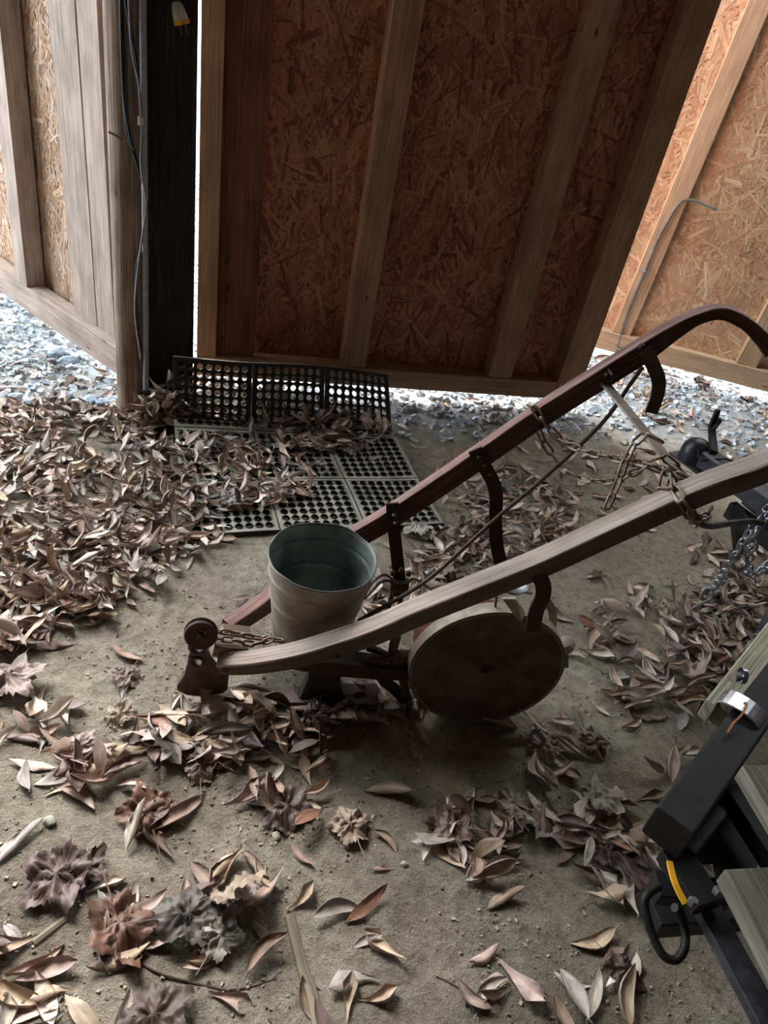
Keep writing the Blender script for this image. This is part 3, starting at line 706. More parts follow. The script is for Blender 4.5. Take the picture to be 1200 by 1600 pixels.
# tie piece under the chain between the handles' noses
flat('nose_block', [loc(333, 1008, t=.00), loc(385, 1012, t=.01)], .034, .045, W_post, 0)
m = MB(); a = loc(345, 987, t=.035); b_ = loc(388, 992, t=.055); m.sweep([a, b_], .03, .03, (0, 1, 0)); m.build('nose_block', W_post, plow, bevel=.003)
bolt(loc(352, 1047, t=-.062), .007, .003); bolt(loc(527, 1026, t=-.075), .006, .003)
# ---- sole, foot and frame
m = MB(); m.sweep([Vector((.02, .0, .016)), Vector((.14, .0, .010)), Vector((.30, .0, .018)), Vector((.43, .0, .022))], [.030, .045, .065, .07], [.014, .014, .034, .044], (0, 1, 0)); m.build('sole', M_rust, plow, bevel=.003)
m = MB(); m.sweep([Vector((.29, .0, .03)), Vector((.285, .0, .10)), Vector((.29, .0, .17))], [.035, .03, .04], [.115, .075, .10], (0, 1, 0)); m.build('foot', M_dkiron, plow, bevel=.004)
m = MB(); m.sweep([Vector((.19, -.028, .175)), Vector((.30, -.02, .168)), Vector((.42, -.01, .150)), Vector((.50, -.01, .145))], [.03, .05, .05, .04], [.03, .045, .04, .03], (0, 1, 0)); m.build('frame_bar', M_dkiron, plow, bevel=.003)
m = MB(); m.box((.27, .11, .118), (.17, .18, .012)); m.build('frame_plate', M_dkiron, plow, bevel=.002)
rod('fork_bar', [loc(575, 1012, t=.03), loc(592, 1018, t=.03), loc(612, 1027, t=.02)], .009, M_rust)
rod('fork_bar', [loc(556, 1034, t=-.02), loc(580, 1033, t=-.02), loc(612, 1027, t=-.015)], .009, M_rust)
flat('blade', [loc(620, 993, t=.0), loc(614, 1020, t=-.01), loc(626, 1045, t=-.015), loc(636, 1095, t=-.01)], .022, .008, M_rust, 6)
flat('blade', [loc(596, 1040, t=.0), loc(600, 1062, t=-.01), loc(618, 1078, t=-.005), loc(636, 1096, t=.0)], .03, .008, M_dkiron, 6)
rod('axle_stub', [loc(622, 1027, t=.0), loc(648, 1026, t=.01)], .018, M_rust, 1)
# ---- wheel
wc = Vector((.671, -.040, .192)); RW = .190
wheel = empty('wheel', wc); wheel.parent = plow
m = MB(); A_ = (0, -1, 0)
m.lathe([(0, -.006), (.02, -.006), (.045, -.016), (.09, -.018), (.118, -.012), (.125, -.010), (.132, -.014), (.176, -.008), (.186, .0), (RW, 0)], (0, 0, 0), A_, 72); m.lathe([(0, -.024), (RW - .008, -.022)], (0, 0, 0), A_, 72)
m.build('disc', M_wheel, wheel, smooth=True)
m = MB(); m.lathe([(RW - .003, .0), (RW + .0015, -.0005), (RW + .0015, -.034), (RW - .006, -.034), (RW - .006, .0), (RW - .003, .0)], (0, 0, 0), A_, 72); o = m.build('rim', M_rimd, wheel, smooth=True); o['label'] = 'pale dusty wheel rim'
m = MB(); m.lathe([(0, -.004), (.012, -.004), (.016, -.006), (.022, -.008), (.022, -.016)], (0, 0, 0), A_, 20); m.build('hub', M_dkiron, wheel, smooth=True)
m = MB(); m.lathe([(.0, -.05), (.128, -.05), (.130, -.13), (0, -.13)], (-.035, 0, -.01), A_, 48); o = m.build('inner_drum', W_red, wheel, smooth=True); o['label'] = 'brown wooden drum behind iron wheel'
# axle knob at the right
kn = loc(884, 1008, t=.02); m = MB(); m.lathe([(.0, -.022), (.014, -.019), (.022, -.008), (.022, .006), (.014, .018), (0, .021)], kn, (0, -1, 0), 18); m.build('knob', M_rimd, plow, smooth=True)
flat('knob_foot', [loc(884, 1020, t=.02), loc(885, 1042, t=.015)], .010, .008, M_galv, 0)
flat('curved_plate', [loc(852, 935, t=.06), loc(861, 950, t=.06), loc(864, 968, t=.06), loc(861, 985, t=.06)], .020, .005, M_rimd, 4)
# bracket from the near handle down to the wheel
flat('bracket', [loc(838, 893, t=-.07), loc(848, 912, t=-.072), loc(848, 932, t=-.074), loc(838, 955, t=-.076), loc(832, 985, t=-.066)], .034, .007, M_dkiron, 5)
q = [loc(785, 936, t=-.045), loc(806, 936, t=-.05), loc(821, 958, t=-.075), loc(815, 972, t=-.078), loc(811, 972, t=-.078)]
m = MB(); m.add([p for p in q] + [p + Vector((0, .006, 0)) for p in q], [(0, 1, 2, 3, 4), (9, 8, 7, 6, 5)] + [(i, i + 5, (i + 1) % 5 + 5, (i + 1) % 5) for i in range(5)]); m.build('scraper_plate', M_rimd, plow)
m = MB(); bc = loc(800, 918, t=.05); m.lathe([(0, -.01), (.018, -.008), (.03, .002), (.036, .012), (.033, .013), (.026, .004), (0, -.004)], bc, (0, 0, 1), 24); m.build('cap_bowl', M_galv, plow, smooth=True)
m = MB(); m.sweep([bc + Vector((.02, .0, .0)), bc + Vector((.05, .01, -.01))], .03, .006, (0, 1, 0)); m.build('cap_arm', M_rimd, plow)
rod('pin', [loc(776, 931, t=-.03), loc(774, 948, t=-.02)], .003, M_rust, 1)

# ------------------------------------------------------------------ bucket, standing in the plough frame
rim = O + PA * .252 + PB * .128; zb, zt = .128, .372
bk = empty('bucket', (rim.x, rim.y, zb), .3, 'dented galvanised bucket without handle standing between the plow handles', 'bucket')
def brad(f, t):
    r = .098 + .031 * f
    for c, wd, a in ((.80, .016, .0035), (.50, .016, .0035), (.985, .012, .0022)): r += a * math.exp(-((f - c) / wd) ** 2)
    r += .0035 * noise.noise((math.cos(t) * 1.6, math.sin(t) * 1.6, f * 1.5))
    return r
def bz(f, t): return f * (zt - zb) + (f ** 6) * (.005 * noise.noise((math.cos(t) * 2.6, math.sin(t) * 2.6, 7)) - .002)
NB, KB = 64, 60
def shell(off, flip):
    vs = []; fs = []
    for k in range(KB + 1):
        f = k / KB
        for j in range(NB):
            t = 2 * PI * j / NB; r = brad(f, t) - off; vs.append((r * math.cos(t), r * math.sin(t), max(bz(f, t), off)))
    for k in range(KB):
        for j in range(NB):
            j2 = (j + 1) % NB
            if k in (56,) and j in (47, 8): continue
            q = (k * NB + j, k * NB + j2, (k + 1) * NB + j2, (k + 1) * NB + j); fs.append(q if not flip else q[::-1])
    n = len(vs); vs.append((0, 0, off + (.0 if not flip else .004))); 
    for j in range(NB): q = (n, (j + 1) % NB, j); fs.append(q if not flip else q[::-1])
    return vs, fs
m = MB(); m.add(*shell(0, False)); m.build('bucket_wall', M_bucket, bk, smooth=True)
m = MB(); m.add(*shell(.0012, True)); o = m.build('bucket_inside', M_zin, bk, smooth=True); o['label'] = 'grey zinc inside of bucket'
m = MB(); m.tube([((brad(1, t := 2 * PI * j / NB)) * math.cos(t), brad(1, t) * math.sin(t), bz(1, t)) for j in range(NB)], .0017, 6, closed=True); m.build('rim', M_galv, bk, smooth=True)

# ------------------------------------------------------------------ old chain over both handles
oc = empty('hanging_chain', wl(loc(832, 640, t=.375)), 0, 'long rusty chain draped from far handle to knot round crossbar and near handle', 'chain')
def cl(pts, roll=0.0): chain(oc, [wl(loc(x, y, t=t)) for x, y, t in pts], LK_old, .039, roll)
cl([(826, 634, .40), (838, 640, .350), (848, 657, .345), (868, 680, .33), (895, 697, .27), (925, 708, .2), (960, 716, .13), (1000, 722, .06), (1022, 728, .02)], .3)
cl([(842, 672, .35), (850, 692, .35), (860, 706, .34), (872, 725, .31), (895, 742, .25), (925, 751, .2), (958, 752, .14), (985, 742, .08), (1012, 726, .04)], .6)
cl([(1008, 678, .12), (992, 692, .10), (982, 710, .09), (975, 727, .08), (970, 742, .07), (961, 765, .06), (950, 790, .05), (943, 806, .05)], .2)
cl([(1012, 678, .12), (1030, 684, .1), (1038, 698, .09)], .8)
cl([(1010, 722, .05), (1030, 714, .04), (1045, 716, .03), (1058, 730, .02), (1072, 744, .00)], .4)
cl([(1015, 730, .04), (1020, 742, .03), (1038, 736, .02), (1058, 738, .01), (1078, 750, -.01)], 1.0)
cl([(1042, 735, -.01), (1036, 752, -.02), (1036, 768, -.04), (1052, 778, -.06), (1060, 790, -.075), (1070, 802, -.085), (1085, 812, -.09), (1104, 806, -.07), (1112, 794, -.03)], .1)
cl([(1030, 764, -.03), (1045, 762, -.04), (1058, 768, -.065), (1062, 780, -.09), (1072, 795, -.095), (1082, 812, -.09)], .8)
cl([(1048, 742, -.02), (1052, 758, -.045), (1060, 775, -.085), (1074, 790, -.095), (1090, 815, -.08), (1080, 818, -.04)], .5)
cl([(1040, 728, .0), (1056, 752, -.02), (1074, 756, -.01)], .5)

# ------------------------------------------------------------------ trailer coupler behind the near handle
cp = empty('trailer_coupler', at(1150, 760, 0), 0, 'black trailer tongue with domed coupler and upright latch lever behind near handle', 'trailer hitch')
co_ = Vector(cp.location)
a = at(1088, 705, .50); b_ = at(1260, 828, .50); d = (b_ - a).normalized(); sdv = Vector((0, 0, 1)).cross(d).normalized()
m = MB(); 
prof = [(a - co_ + d * .04, .065, .05), (b_ - co_, .07, .06)]
m.sweep([p[0] for p in prof], [p[1] for p in prof], [p[2] for p in prof], sdv); m.build('tongue', M_blackg, cp, bevel=.004)
m = MB(); c = a - co_ + d * .0
m.lathe([(.046, -.03), (.046, -.005), (.042, .018), (.028, .034), (.012, .041), (0, .043)], c, (0, 0, 1), 24); m.box(c + Vector((0, 0, -.03)) + d * .01, (.12, .105, .006), d, sdv); m.build('coupler_socket', M_blackg, cp, smooth=True)
m = MB(); c2 = a - co_ + d * .055 + Vector((0, 0, .03)); m.sweep([c2, at(1112, 668, .56) - co_, at(1122, 640, .62) - co_], [.024, .022, .016], [.012, .012, .01], sdv); m.sweep([at(1114, 672, .56) - co_, at(1122, 662, .58) - co_, at(1126, 654, .60) - co_], .008, .01, sdv); m.build('latch_lever', M_black, cp, bevel=.001)
m = MB(); m.tube(spline([c2 - d * .02 - sdv * .04, c2 + sdv * -.045 + Vector((0, 0, -.02)), c2 + d * .05 + Vector((0, 0, .006)), c2 + d * .09 + sdv * .03], 4), .003, 6); m.build('latch_wire', M_black, cp)
jk = MB(); q0 = at(1158, 850, .02); jk.tube([at(1152, 800, .44) - co_, Vector((q0.x, q0.y, .0)) - co_ + Vector((.0, .0, .0))], .022, 12); jk.build('jack_leg', M_black, cp, smooth=True)
m = MB(); m.tube(spline([at(1070, 796, .60), at(1090, 815, .58), at(1110, 822, .55), at(1140, 818, .52), at(1175, 815, .50), at(1210, 822, .5)], 5) and [p - co_ for p in spline([at(1072, 798, .62), at(1090, 815, .60), at(1110, 822, .58), at(1140, 818, .56), at(1175, 815, .54), at(1210, 822, .52)], 5)], .0085, 8); m.build('cable_arm', M_blackg, cp, smooth=True)
m = MB(); a = at(1140, 795, .42); b_ = at(1250, 880, .42); m.sweep([a - co_, b_ - co_], .03, .05, sdv); m.build('side_bar', M_black, cp, bevel=.003)
m = MB(); a = at(1165, 780, .46); b_ = at(1250, 850, .46); m.sweep([a - co_, b_ - co_], .02, .03, sdv); m.build('side_bar', M_blackg, cp, bevel=.003)
# bright safety chains with hooks
sc_ = empty('safety_chain', at(1150, 880, .3), 0, 'shiny silver safety chain with open hook hanging to dirt at right edge', 'chain')
chain(sc_, [at(1206, 790, .56), at(1190, 805, .54), at(1172, 830, .5), at(1158, 850, .45), at(1145, 873, .38), at(1132, 893, .3), at(1120, 912, .2), at(1110, 928, .12)], LK_new, .030, .3)
chain(sc_, [at(1205, 800, .55), at(1190, 818, .53), at(1176, 845, .48), at(1168, 865, .42)], LK_new, .030, .9)
chain(sc_, [at(1160, 880, .3), at(1168, 898, .25), at(1180, 900, .25), at(1195, 885, .28), at(1210, 870, .3)], LK_new, .028, .2)
chain(sc_, [at(1180, 850, .42), at(1172, 875, .34), at(1175, 895, .27), at(1190, 892, .28), at(1205, 875, .3)], LK_new, .030, .2)
o0 = Vector(sc_.location)
m = MB(); m.tube([p - o0 for p in spline([at(1094, 935, .07), at(1100, 922, .10), at(1110, 920, .11), at(1114, 930, .10), at(1108, 938, .08), at(1092, 945, .06), at(1082, 952, .04), at(1086, 960, .03), at(1098, 958, .03), at(1112, 952, .04)], 4)], .0052, 8); m.build('hook', M_galv, sc_, smooth=True)
m = MB(); m.tube([p - o0 for p in spline([at(1142, 858, .40), at(1143, 875, .37), at(1150, 889, .34), at(1160, 888, .34), at(1167, 876, .36), at(1165, 852, .41), at(1170, 842, .43), at(1180, 838, .44)], 4)], .0062, 8); m.build('hook', M_galv, sc_, smooth=True)

# ------------------------------------------------------------------ small black trailer frame with planks, lower right
tr = empty('trailer', at(1120, 1400, 0), 0, 'black steel trailer frame corner in lower right foreground', 'trailer')
to = Vector(tr.location); UPZ = (0, 0, 1)
def T(px, py, z): return at(px, py, z) - to
def bar(name, a, b, w, h, mat=None, bev=.004, par=tr, lab=None):
    d = (b - a).normalized(); sd = Vector(UPZ).cross(d).normalized(); m = MB(); m.sweep([a, b], w, h, sd); o = m.build(name, mat or M_black, par, bevel=bev)
    if lab: o['label'] = lab
    return o
bar('main_tube', T(1042, 1302, .42), T(1042, 1302, .42) + (T(1262, 1000, .42) - T(1042, 1302, .42)) * 2.3, .070, .075)
bar('cross_member', T(1066, 1334, .36), T(1150, 1232, .36), .035, .045, M_blackg)
bar('cross_member', T(1135, 1235, .38), T(1220, 1365, .38), .03, .04)
bar('coupler_arm', T(1050, 1330, .36), T(1106, 1418, .36), .058, .03)
m = MB(); q = [T(1080, 1338, .33), T(1136, 1262, .33), T(1192, 1335, .33), T(1165, 1392, .33), T(1122, 1368, .33), T(1118, 1344, .33), T(1096, 1346, .33)]  # black sheet added, standing in for the deep shadow under the trailer
m.add(q + [p - Vector((0, 0, .012)) for p in q], [tuple(range(7))[::-1], tuple(range(7, 14))] + [(i, i + 7, (i + 1) % 7 + 7, (i + 1) % 7) for i in range(7)]); m.build('shadow_plate', M_black, tr)
bar('long_arm', T(1100, 1412, .33), T(1100, 1412, .33) + (T(1215, 1625, .33) - T(1100, 1412, .33)) * 1.8, .045, .02, M_blackg)
bar('cross_plate', T(1022, 1385, .30), T(1128, 1400, .30), .05, .03)
bar('lower_dark_bar', T(1012, 1425, .20), T(1185, 1412, .20), .075, .05)  # black bar along the dark strip below the cross plate
m = MB(); m.tube(spline([T(1030, 1385, .33), T(1010, 1400, .33), T(1008, 1420, .32), T(1020, 1462, .30), T(1036, 1492, .29), T(1056, 1500, .29), T(1070, 1480, .30), T(1070, 1450, .31), T(1062, 1425, .33), T(1054, 1418, .34)], 6), .0072, 10); m.build('lifting_ring', M_black, tr, smooth=True)
m = MB(); m.sweep(spline([T(1046, 1346, .385), T(1051, 1368, .385), T(1059, 1390, .385), T(1071, 1412, .38)], 5), .010, .004, (1, 0, 0)); m.build('yellow_strap', M_yellow, tr)
for (x, y) in ((1081, 1412), (1120, 1395)): bolt(T(x, y, .385), .009, .012, (0, 0, 1), M_galv, tr)
# round clamp on the main tube
cc = T(1158, 1110, .455) ; dd = (T(1262, 1000, .42) - T(1042, 1302, .42)).normalized(); sd = Vector(UPZ).cross(dd)
for k in (-.012, .012):
    m = MB(); pts = [cc + dd * k + sd * .043 * math.cos(t) + Vector((0, 0, .016 * math.sin(t) + .0)) for t in [PI * i / 10 for i in range(11)]]
    pts = [cc + dd * k + sd * .042 + Vector((0, 0, -.07))] + pts + [cc + dd * k - sd * .042 + Vector((0, 0, -.07))]
    m.sweep(pts, .024, .004, dd); m.build('clamp_band', M_bright, tr)
m = MB(); m.tube([T(1144, 1060, .47), T(1160, 1056, .46)], .009, 10); m.lathe([(.017, -.005), (.017, .005), (0, .005)], T(1160, 1056, .46), (1, 0, 0), 12); m.build('clamp_bolt', M_bright, tr, smooth=True)
pk = empty('treated_plank', at(1130, 1080, .36), 0, 'pale treated plank clamped along the far side of the black trailer tube', 'plank'); 
m = MB(); a = at(1122, 1123, .40); b_ = at(1290, 900, .40); b_ = a + (b_ - a) * 2.2; m.sweep([a - Vector(pk.location), b_ - Vector(pk.location)], .075, .05, Vector(UPZ).cross((b_ - a).normalized())); m.build('plank_body', W_tread, pk, bevel=.003)
for nm, a, b_, w_, th_, lb in (('deck_plank', (1200, 1205, .50), (1305, 1370, .50), .12, .035, 'grey weathered plank at right edge, upper one inside trailer frame'), ('deck_plank', (1172, 1365, .44), (1300, 1600, .44), .11, .035, 'grey weathered plank at right edge, lower one beside long black arm')):
    A1 = at(*a); B1 = A1 + (at(*b_) - A1) * 3; o = empty('deck_plank', A1, 0, lb, 'plank'); m = MB(); m.sweep([Vector((0, 0, 0)), B1 - A1], w_, th_, Vector(UPZ).cross((B1 - A1).normalized())); m.build('plank_body', W_deck, o, bevel=.003)
tp = empty('rubber_foot', at(1192, 1000, 0), 0, 'dark grey rounded rubber tyre edge at right border above pale plank', 'footpad')  # rubber foot, shaped as a small ring with hub
m = MB(); m.lathe([(.03, -.03), (.08, -.035), (.095, -.02), (.098, 0), (.095, .02), (.08, .035), (.03, .03)], (.03, .0, .10), (.6, -.8, .1), 30); m.build('rubber_ring', M_pad, tp, smooth=True)
m = MB(); m.lathe([(0, -.022), (.04, -.022), (.04, .022), (0, .022)], (.03, .0, .10), (.6, -.8, .1), 20); m.build('hub', M_blackg, tp, smooth=True)
# strip of rotten bark caught on the tube
m = MB(); m.sweep(spline([at(1136, 1145, .47), at(1146, 1130, .475), at(1158, 1118, .48), at(1166, 1103, .485), at(1163, 1098, .485)], 4), .006, .004, (0, 0, 1)); ids(m.build('bark_strip', plain('rotten_bark', L((176, 112, 62)), .9)), 'curled orange brown strip of bark hanging on black trailer tube', 'bark')

# ------------------------------------------------------------------ fallen leaves
def leaf_variant(kind, rnd):
    """unit-length leaf lying in XY, stem at x=-.5; returns verts, faces, uvs"""
    vs = []; fs = []; uvs = []
    if kind < 2:
        nU, nV = 7, 4
        wmax = rnd.uniform(.11, .165) if kind == 0 else rnd.uniform(.16, .22)
        curl = rnd.choice((-1, 1, 1)) * rnd.uniform(.1, .75); bend = rnd.uniform(-.35, .7); tw = rnd.uniform(-.8, .8); sway = rnd.uniform(-.14, .14); vf = rnd.uniform(-.2, .5); ph = rnd.uniform(0, 50)
        for i in range(nU + 1):
            u = i / nU
            if kind == 0: wd = wmax * (math.sin(PI * min(1, u ** .85)) ** .8) + .006
            else: wd = wmax * (.12 + .88 * min(1, (u / .62) ** 1.5)) * (1 if u < .66 else (1.12 if u < .75 else (.62 if u < .9 else .05)))
            for j in range(nV + 1):
                v = (j / nV - .5) * 2
                y = v * wd; x = u - .5
                ca_ = curl * 1.6 * abs(v) * .9
                yy = math.copysign(wd * (math.sin(abs(ca_)) / max(.2, abs(ca_)) if abs(ca_) > .2 else abs(v)) , v) if abs(v) > .01 and abs(ca_) > .2 else y
                yy = yy * abs(v) ** 0 
                z = wd * (1 - math.cos(ca_)) / max(.4, abs(curl)) * (1 if curl > 0 else -1)
                z += abs(v) * wd * vf + bend * .22 * ((u - .5) * 2) ** 2 + .045 * noise.noise((u * 4, v * 1.5, ph)) + .018 * noise.noise((u * 11, v * 3, ph))
                a = tw * (u - .5); yy += sway * math.sin(u * PI)
                yr = yy * math.cos(a) - z * math.sin(a); zr = yy * math.sin(a) + z * math.cos(a)
                vs.append((x, yr, zr))
        for i in range(nU):
            for j in range(nV):
                a = i * (nV + 1) + j; fs.append((a, a + nV + 1, a + nV + 2, a + 1))
                uvs.append([(i / nU, (j / nV - .5)), ((i + 1) / nU, (j / nV - .5)), ((i + 1) / nU, ((j + 1) / nV - .5)), (i / nU, ((j + 1) / nV - .5))])
        n = len(vs)                                                     # stalk
        b = [Vector(vs[2]), Vector(vs[2]) + Vector((-.09, rnd.uniform(-.03, .03), .01))]
        vs += [b[0] + Vector((0, .008, 0)), b[0] - Vector((0, .008, 0)), b[1] - Vector((0, .004, 0)), b[1] + Vector((0, .004, 0))]
        fs.append((n, n + 3, n + 2, n + 1)); uvs.append([(0, .3)] * 4)
    else:
        nA, nR_ = 60, 7; ph = rnd.uniform(0, 9); cr = rnd.uniform(.05, .09); cup = rnd.uniform(-.35, .12); tips = [rnd.uniform(.75, 1.15) for _ in range(9)]; stretch = rnd.uniform(.75, 1)
        fold = rnd.uniform(0, PI)
        vs.append((0, 0, 0))
        for r_ in range(1, nR_ + 1):
            for k in range(nA):
                t = 2 * PI * k / nA
                tt = t * 5 / (2 * PI); li = round(tt); dd_ = min(1, abs(tt - li) * 2); lobe = .31 + .17 * (1 - dd_) ** 1.5 * tips[li % 5] * (1 if li % 5 in (0, 1, 4) else .55) + .05 * noise.noise((math.cos(t) * 7 + ph, math.sin(t) * 7, 3)) + (.022 if k % 2 else -.012) 
                rr = lobe * r_ / nR_
                x, y = rr * math.cos(t), rr * math.sin(t) * stretch
                z = cr * 1.5 * noise.noise((x * 5 + ph, y * 5, ph)) + cr * .9 * noise.noise((x * 12, y * 12 + ph, 2)) + cr * .5 * noise.noise((x * 26, y * 26 + ph, 5)) + cup * rr * rr * .9 + .012 * abs(math.sin(2.5 * t)) * rr - cr * 1.1 * abs(noise.noise((x * 9 + ph, y * 9, 8))) - cr * .7 * abs(noise.noise((x * 20, y * 20 + ph, 8)))
                s_ = abs(x * math.cos(fold) + y * math.sin(fold)); z += cup * .25 * s_
                k_ = 1 - .25 * abs(cup) * r_ / nR_
                vs.append((x * k_, y * k_, z))
        def ix(r_, k): return 1 + (r_ - 1) * nA + k % nA
        for k in range(nA): fs.append((0, ix(1, k), ix(1, k + 1))); uvs.append([(.5, .5)] * 3)
        for r_ in range(1, nR_):
            for k in range(nA):
                q = (ix(r_, k), ix(r_ + 1, k), ix(r_ + 1, k + 1), ix(r_, k + 1)); fs.append(q); uvs.append([(vs[i][0] + .5, vs[i][1] + .6 + (0 if k % 5 else -.0)) for i in q])
        n = len(vs); vs += [(-.25, .008, .01), (-.25, -.008, .01), (-.62, -.006, .03), (-.62, .006, .03)]; fs.append((n, n + 3, n + 2, n + 1)); uvs.append([(0, .3)] * 4)
    zmin = min(p[2] for p in vs); vs = [(p[0], p[1], p[2] - zmin) for p in vs]
    return vs, fs, uvs
rl = random.Random(21)
VAR = {0: [leaf_variant(0, rl) for _ in range(16)], 1: [leaf_variant(1, rl) for _ in range(12)], 2: [leaf_variant(2, rl) for _ in range(6)]}
NAME = {0: 'narrow_leaf', 1: 'lobed_leaf', 2: 'broad_leaf'}
def leafmesh(v, name):
    vs, fs, uvs = v; m = MB(); m.add(vs, fs, uvs); return m.build(name, M_leafO, smooth=True, obj=False)
VM = {k: [leafmesh(v, NAME[k]) for v in VAR[k]] for k in VAR}
LC = {'tan': (190, 168, 146), 'pale': (214, 203, 190), 'brown': (156, 132, 118), 'grey brown': (172, 162, 155), 'dark brown': (106, 86, 78), 'purplish brown': (134, 112, 108), 'slate': (112, 104, 100), 'rust': (146, 106, 86), 'pinkish tan': (194, 170, 160)}
LCW = [('tan', 5), ('pale', 5), ('brown', 5), ('grey brown', 3.5), ('dark brown', 2.2), ('purplish brown', 2.2), ('rust', .6), ('pinkish tan', 4.5)]
def pickc(r):
    t = r.uniform(0, sum(w for _, w in LCW))
    for c, w_ in LCW:
        t -= w_
        if t <= 0: return c
    return 'tan'
def wpoly(l): return [tuple(at(x, y))[:2] for x, y in l]
def inside(p, poly):
    x, y = p; c = False; j = len(poly) - 1
    for i in range(len(poly)):
        xi, yi = poly[i]; xj, yj = poly[j]
        if (yi > y) != (yj > y) and x < (xj - xi) * (y - yi) / (yj - yi) + xi: c = not c
        j = i
    return c
# (outline of the drift traced on the ground, leaf layers, pile height)
DR = [([(-260, 640), (0, 634), (180, 642), (236, 640), (300, 655), (420, 675), (520, 690), (590, 700), (600, 730), (520, 760), (470, 790), (420, 806), (345, 806), (330, 850), (290, 880), (250, 915), (180, 955), (100, 965), (40, 1000), (-260, 1010)], 2.3, .030),
      ([(236, 610), (300, 610), (520, 660), (610, 672), (600, 690), (420, 690), (236, 668)], 3.0, .075),
      ([(-200, 860), (60, 860), (190, 900), (185, 960), (60, 1010), (-200, 1030)], 1.6, .03),
      ([(640, 850), (700, 835), (700, 770), (740, 745), (800, 725), (850, 760), (905, 800), (880, 850), (780, 900), (640, 975), (560, 975), (600, 900)], 1.7, .018),
      ([(900, 985), (960, 930), (1010, 925), (1060, 950), (1110, 915), (1200, 850), (1300, 860), (1300, 1000), (1200, 1030), (1105, 1115), (1050, 1220), (1030, 1160), (985, 1120), (930, 1040)], 1.2, .02),
      ([(1060, 950), (1200, 880), (1300, 900), (1200, 1030), (1120, 1080)], 2.2, .05),
      ([(640, 1300), (720, 1270), (830, 1260), (900, 1260), (960, 1250), (1040, 1320), (1060, 1400), (1000, 1430), (920, 1400), (860, 1340), (760, 1350), (660, 1340)], 1.5, .015),
      ([(800, 1130), (880, 1120), (960, 1170), (950, 1200), (880, 1190), (900, 1250), (850, 1240)], .8, .012),
      ([(90, 1190), (200, 1130), (300, 1105), (430, 1105), (560, 1095), (580, 1140), (500, 1150), (490, 1190), (440, 1200), (300, 1190), (200, 1200), (120, 1220)], 2.0, .03),
      ([(180, 1230), (300, 1210), (330, 1260), (250, 1320), (190, 1290)], .9, .015),
      ([(370, 1220), (500, 1160), (500, 1300), (420, 1310)], 1.0, .02),
      ([(540, 1060), (640, 1060), (660, 1120), (560, 1120)], 1.6, .02),
      ([(30, 1370), (250, 1370), (230, 1500), (60, 1480)], .35, .01),
      ([(280, 1340), (480, 1360), (430, 1520), (300, 1500)], .5, .012),
      ([(480, 1480), (640, 1500), (620, 1600), (500, 1590)], .35, .01),
      ([(690, 1520), (850, 1520), (850, 1600), (700, 1600)], .6, .01),
      ([(-60, 1440), (110, 1460), (60, 1700), (-60, 1700)], 1.0, .015),
      ([(880, 1540), (1010, 1480), (1010, 1680), (880, 1680)], .5, .01),
      ([(0, 1090), (90, 1080), (180, 1200), (100, 1250), (0, 1260)], .45, .01),
      ([(-300, 520), (0, 520), (180, 590), (180, 640), (0, 636), (-300, 640)], .28, .005),
      ([(600, 700), (900, 690), (1200, 700), (1200, 860), (900, 900), (760, 900)], .10, .005),
      ([(900, 560), (1300, 600), (1300, 690), (1000, 660)], .35, .005),
      ([(600, 610), (900, 620), (900, 690), (640, 700)], .15, .005),
      ([(-400, 630), (1500, 630), (1600, 2100), (-700, 2100)], .055, .003)]
DW = [(wpoly(a), b_, c) for a, b_, c in DR]
matA = [tuple((MO - e1 * u + e2 * v))[:2] for u, v in ((-.0, 0), (3 * MW, 0), (3 * MW, 2 * MW), (-.0, 2 * MW))]
def onmat(x, y): return inside((x, y), matA)
leaves = []                                                           # kind, variant, pos, yaw, tiltx, tilty, length, colour
rl = random.Random(5)
for poly, layers, ph in DW:
    xs = [p[0] for p in poly]; ys = [p[1] for p in poly]; x0, x1, y0, y1 = max(-3, min(xs)), min(3.2, max(xs)), max(.25, min(ys)), min(6, max(ys))
    n = int((x1 - x0) * (y1 - y0) * layers / (.0013 if layers > 1.2 else .0017))
    for i in range(n):
        x, y = rl.uniform(x0, x1), rl.uniform(y0, y1)
        jx = x + .06 * noise.noise((x * 7, y * 7, 11)) + rl.gauss(0, .012); jy = y + .06 * noise.noise((x * 7, y * 7, 23)) + rl.gauss(0, .012)
        if not inside((jx, jy), poly): continue
        if noise.noise((x * 5.5, y * 5.5, 31)) < -.28 and layers < 2.5 and layers > .08 and rl.random() < .8: continue
        if onmat(x, y):
            q = Vector((x, y, 0)) - MO; u_ = -q.dot(e1); v_ = q.dot(e2)
            if u_ < .5 and v_ < .47 and rl.random() < (.93 if u_ < .36 else .6): continue
            if v_ < .10 and rl.random() < .6: continue
        kind = 0 if rl.random() < .66 else 1
        if rl.random() < .02: kind = 2
        ln = rl.uniform(.058, .112) if kind < 2 else rl.uniform(.10, .15)
        if layers > 2.8 and x < -.25: ln *= 1.15
        if layers > 1.2 and y > 1.5: ln *= .84
        lv = rl.random(); z = gh(x, y) + lv * ph + .001 + (.020 if onmat(x, y) else 0)
        tl = .16 + min(.5, ph * 12) * lv
        leaves.append([kind, rl.randrange(len(VAR[kind])), (x, y, z), rl.uniform(0, 2 * PI), rl.gauss(0, tl), rl.gauss(0, tl), ln, pickc(rl), None])
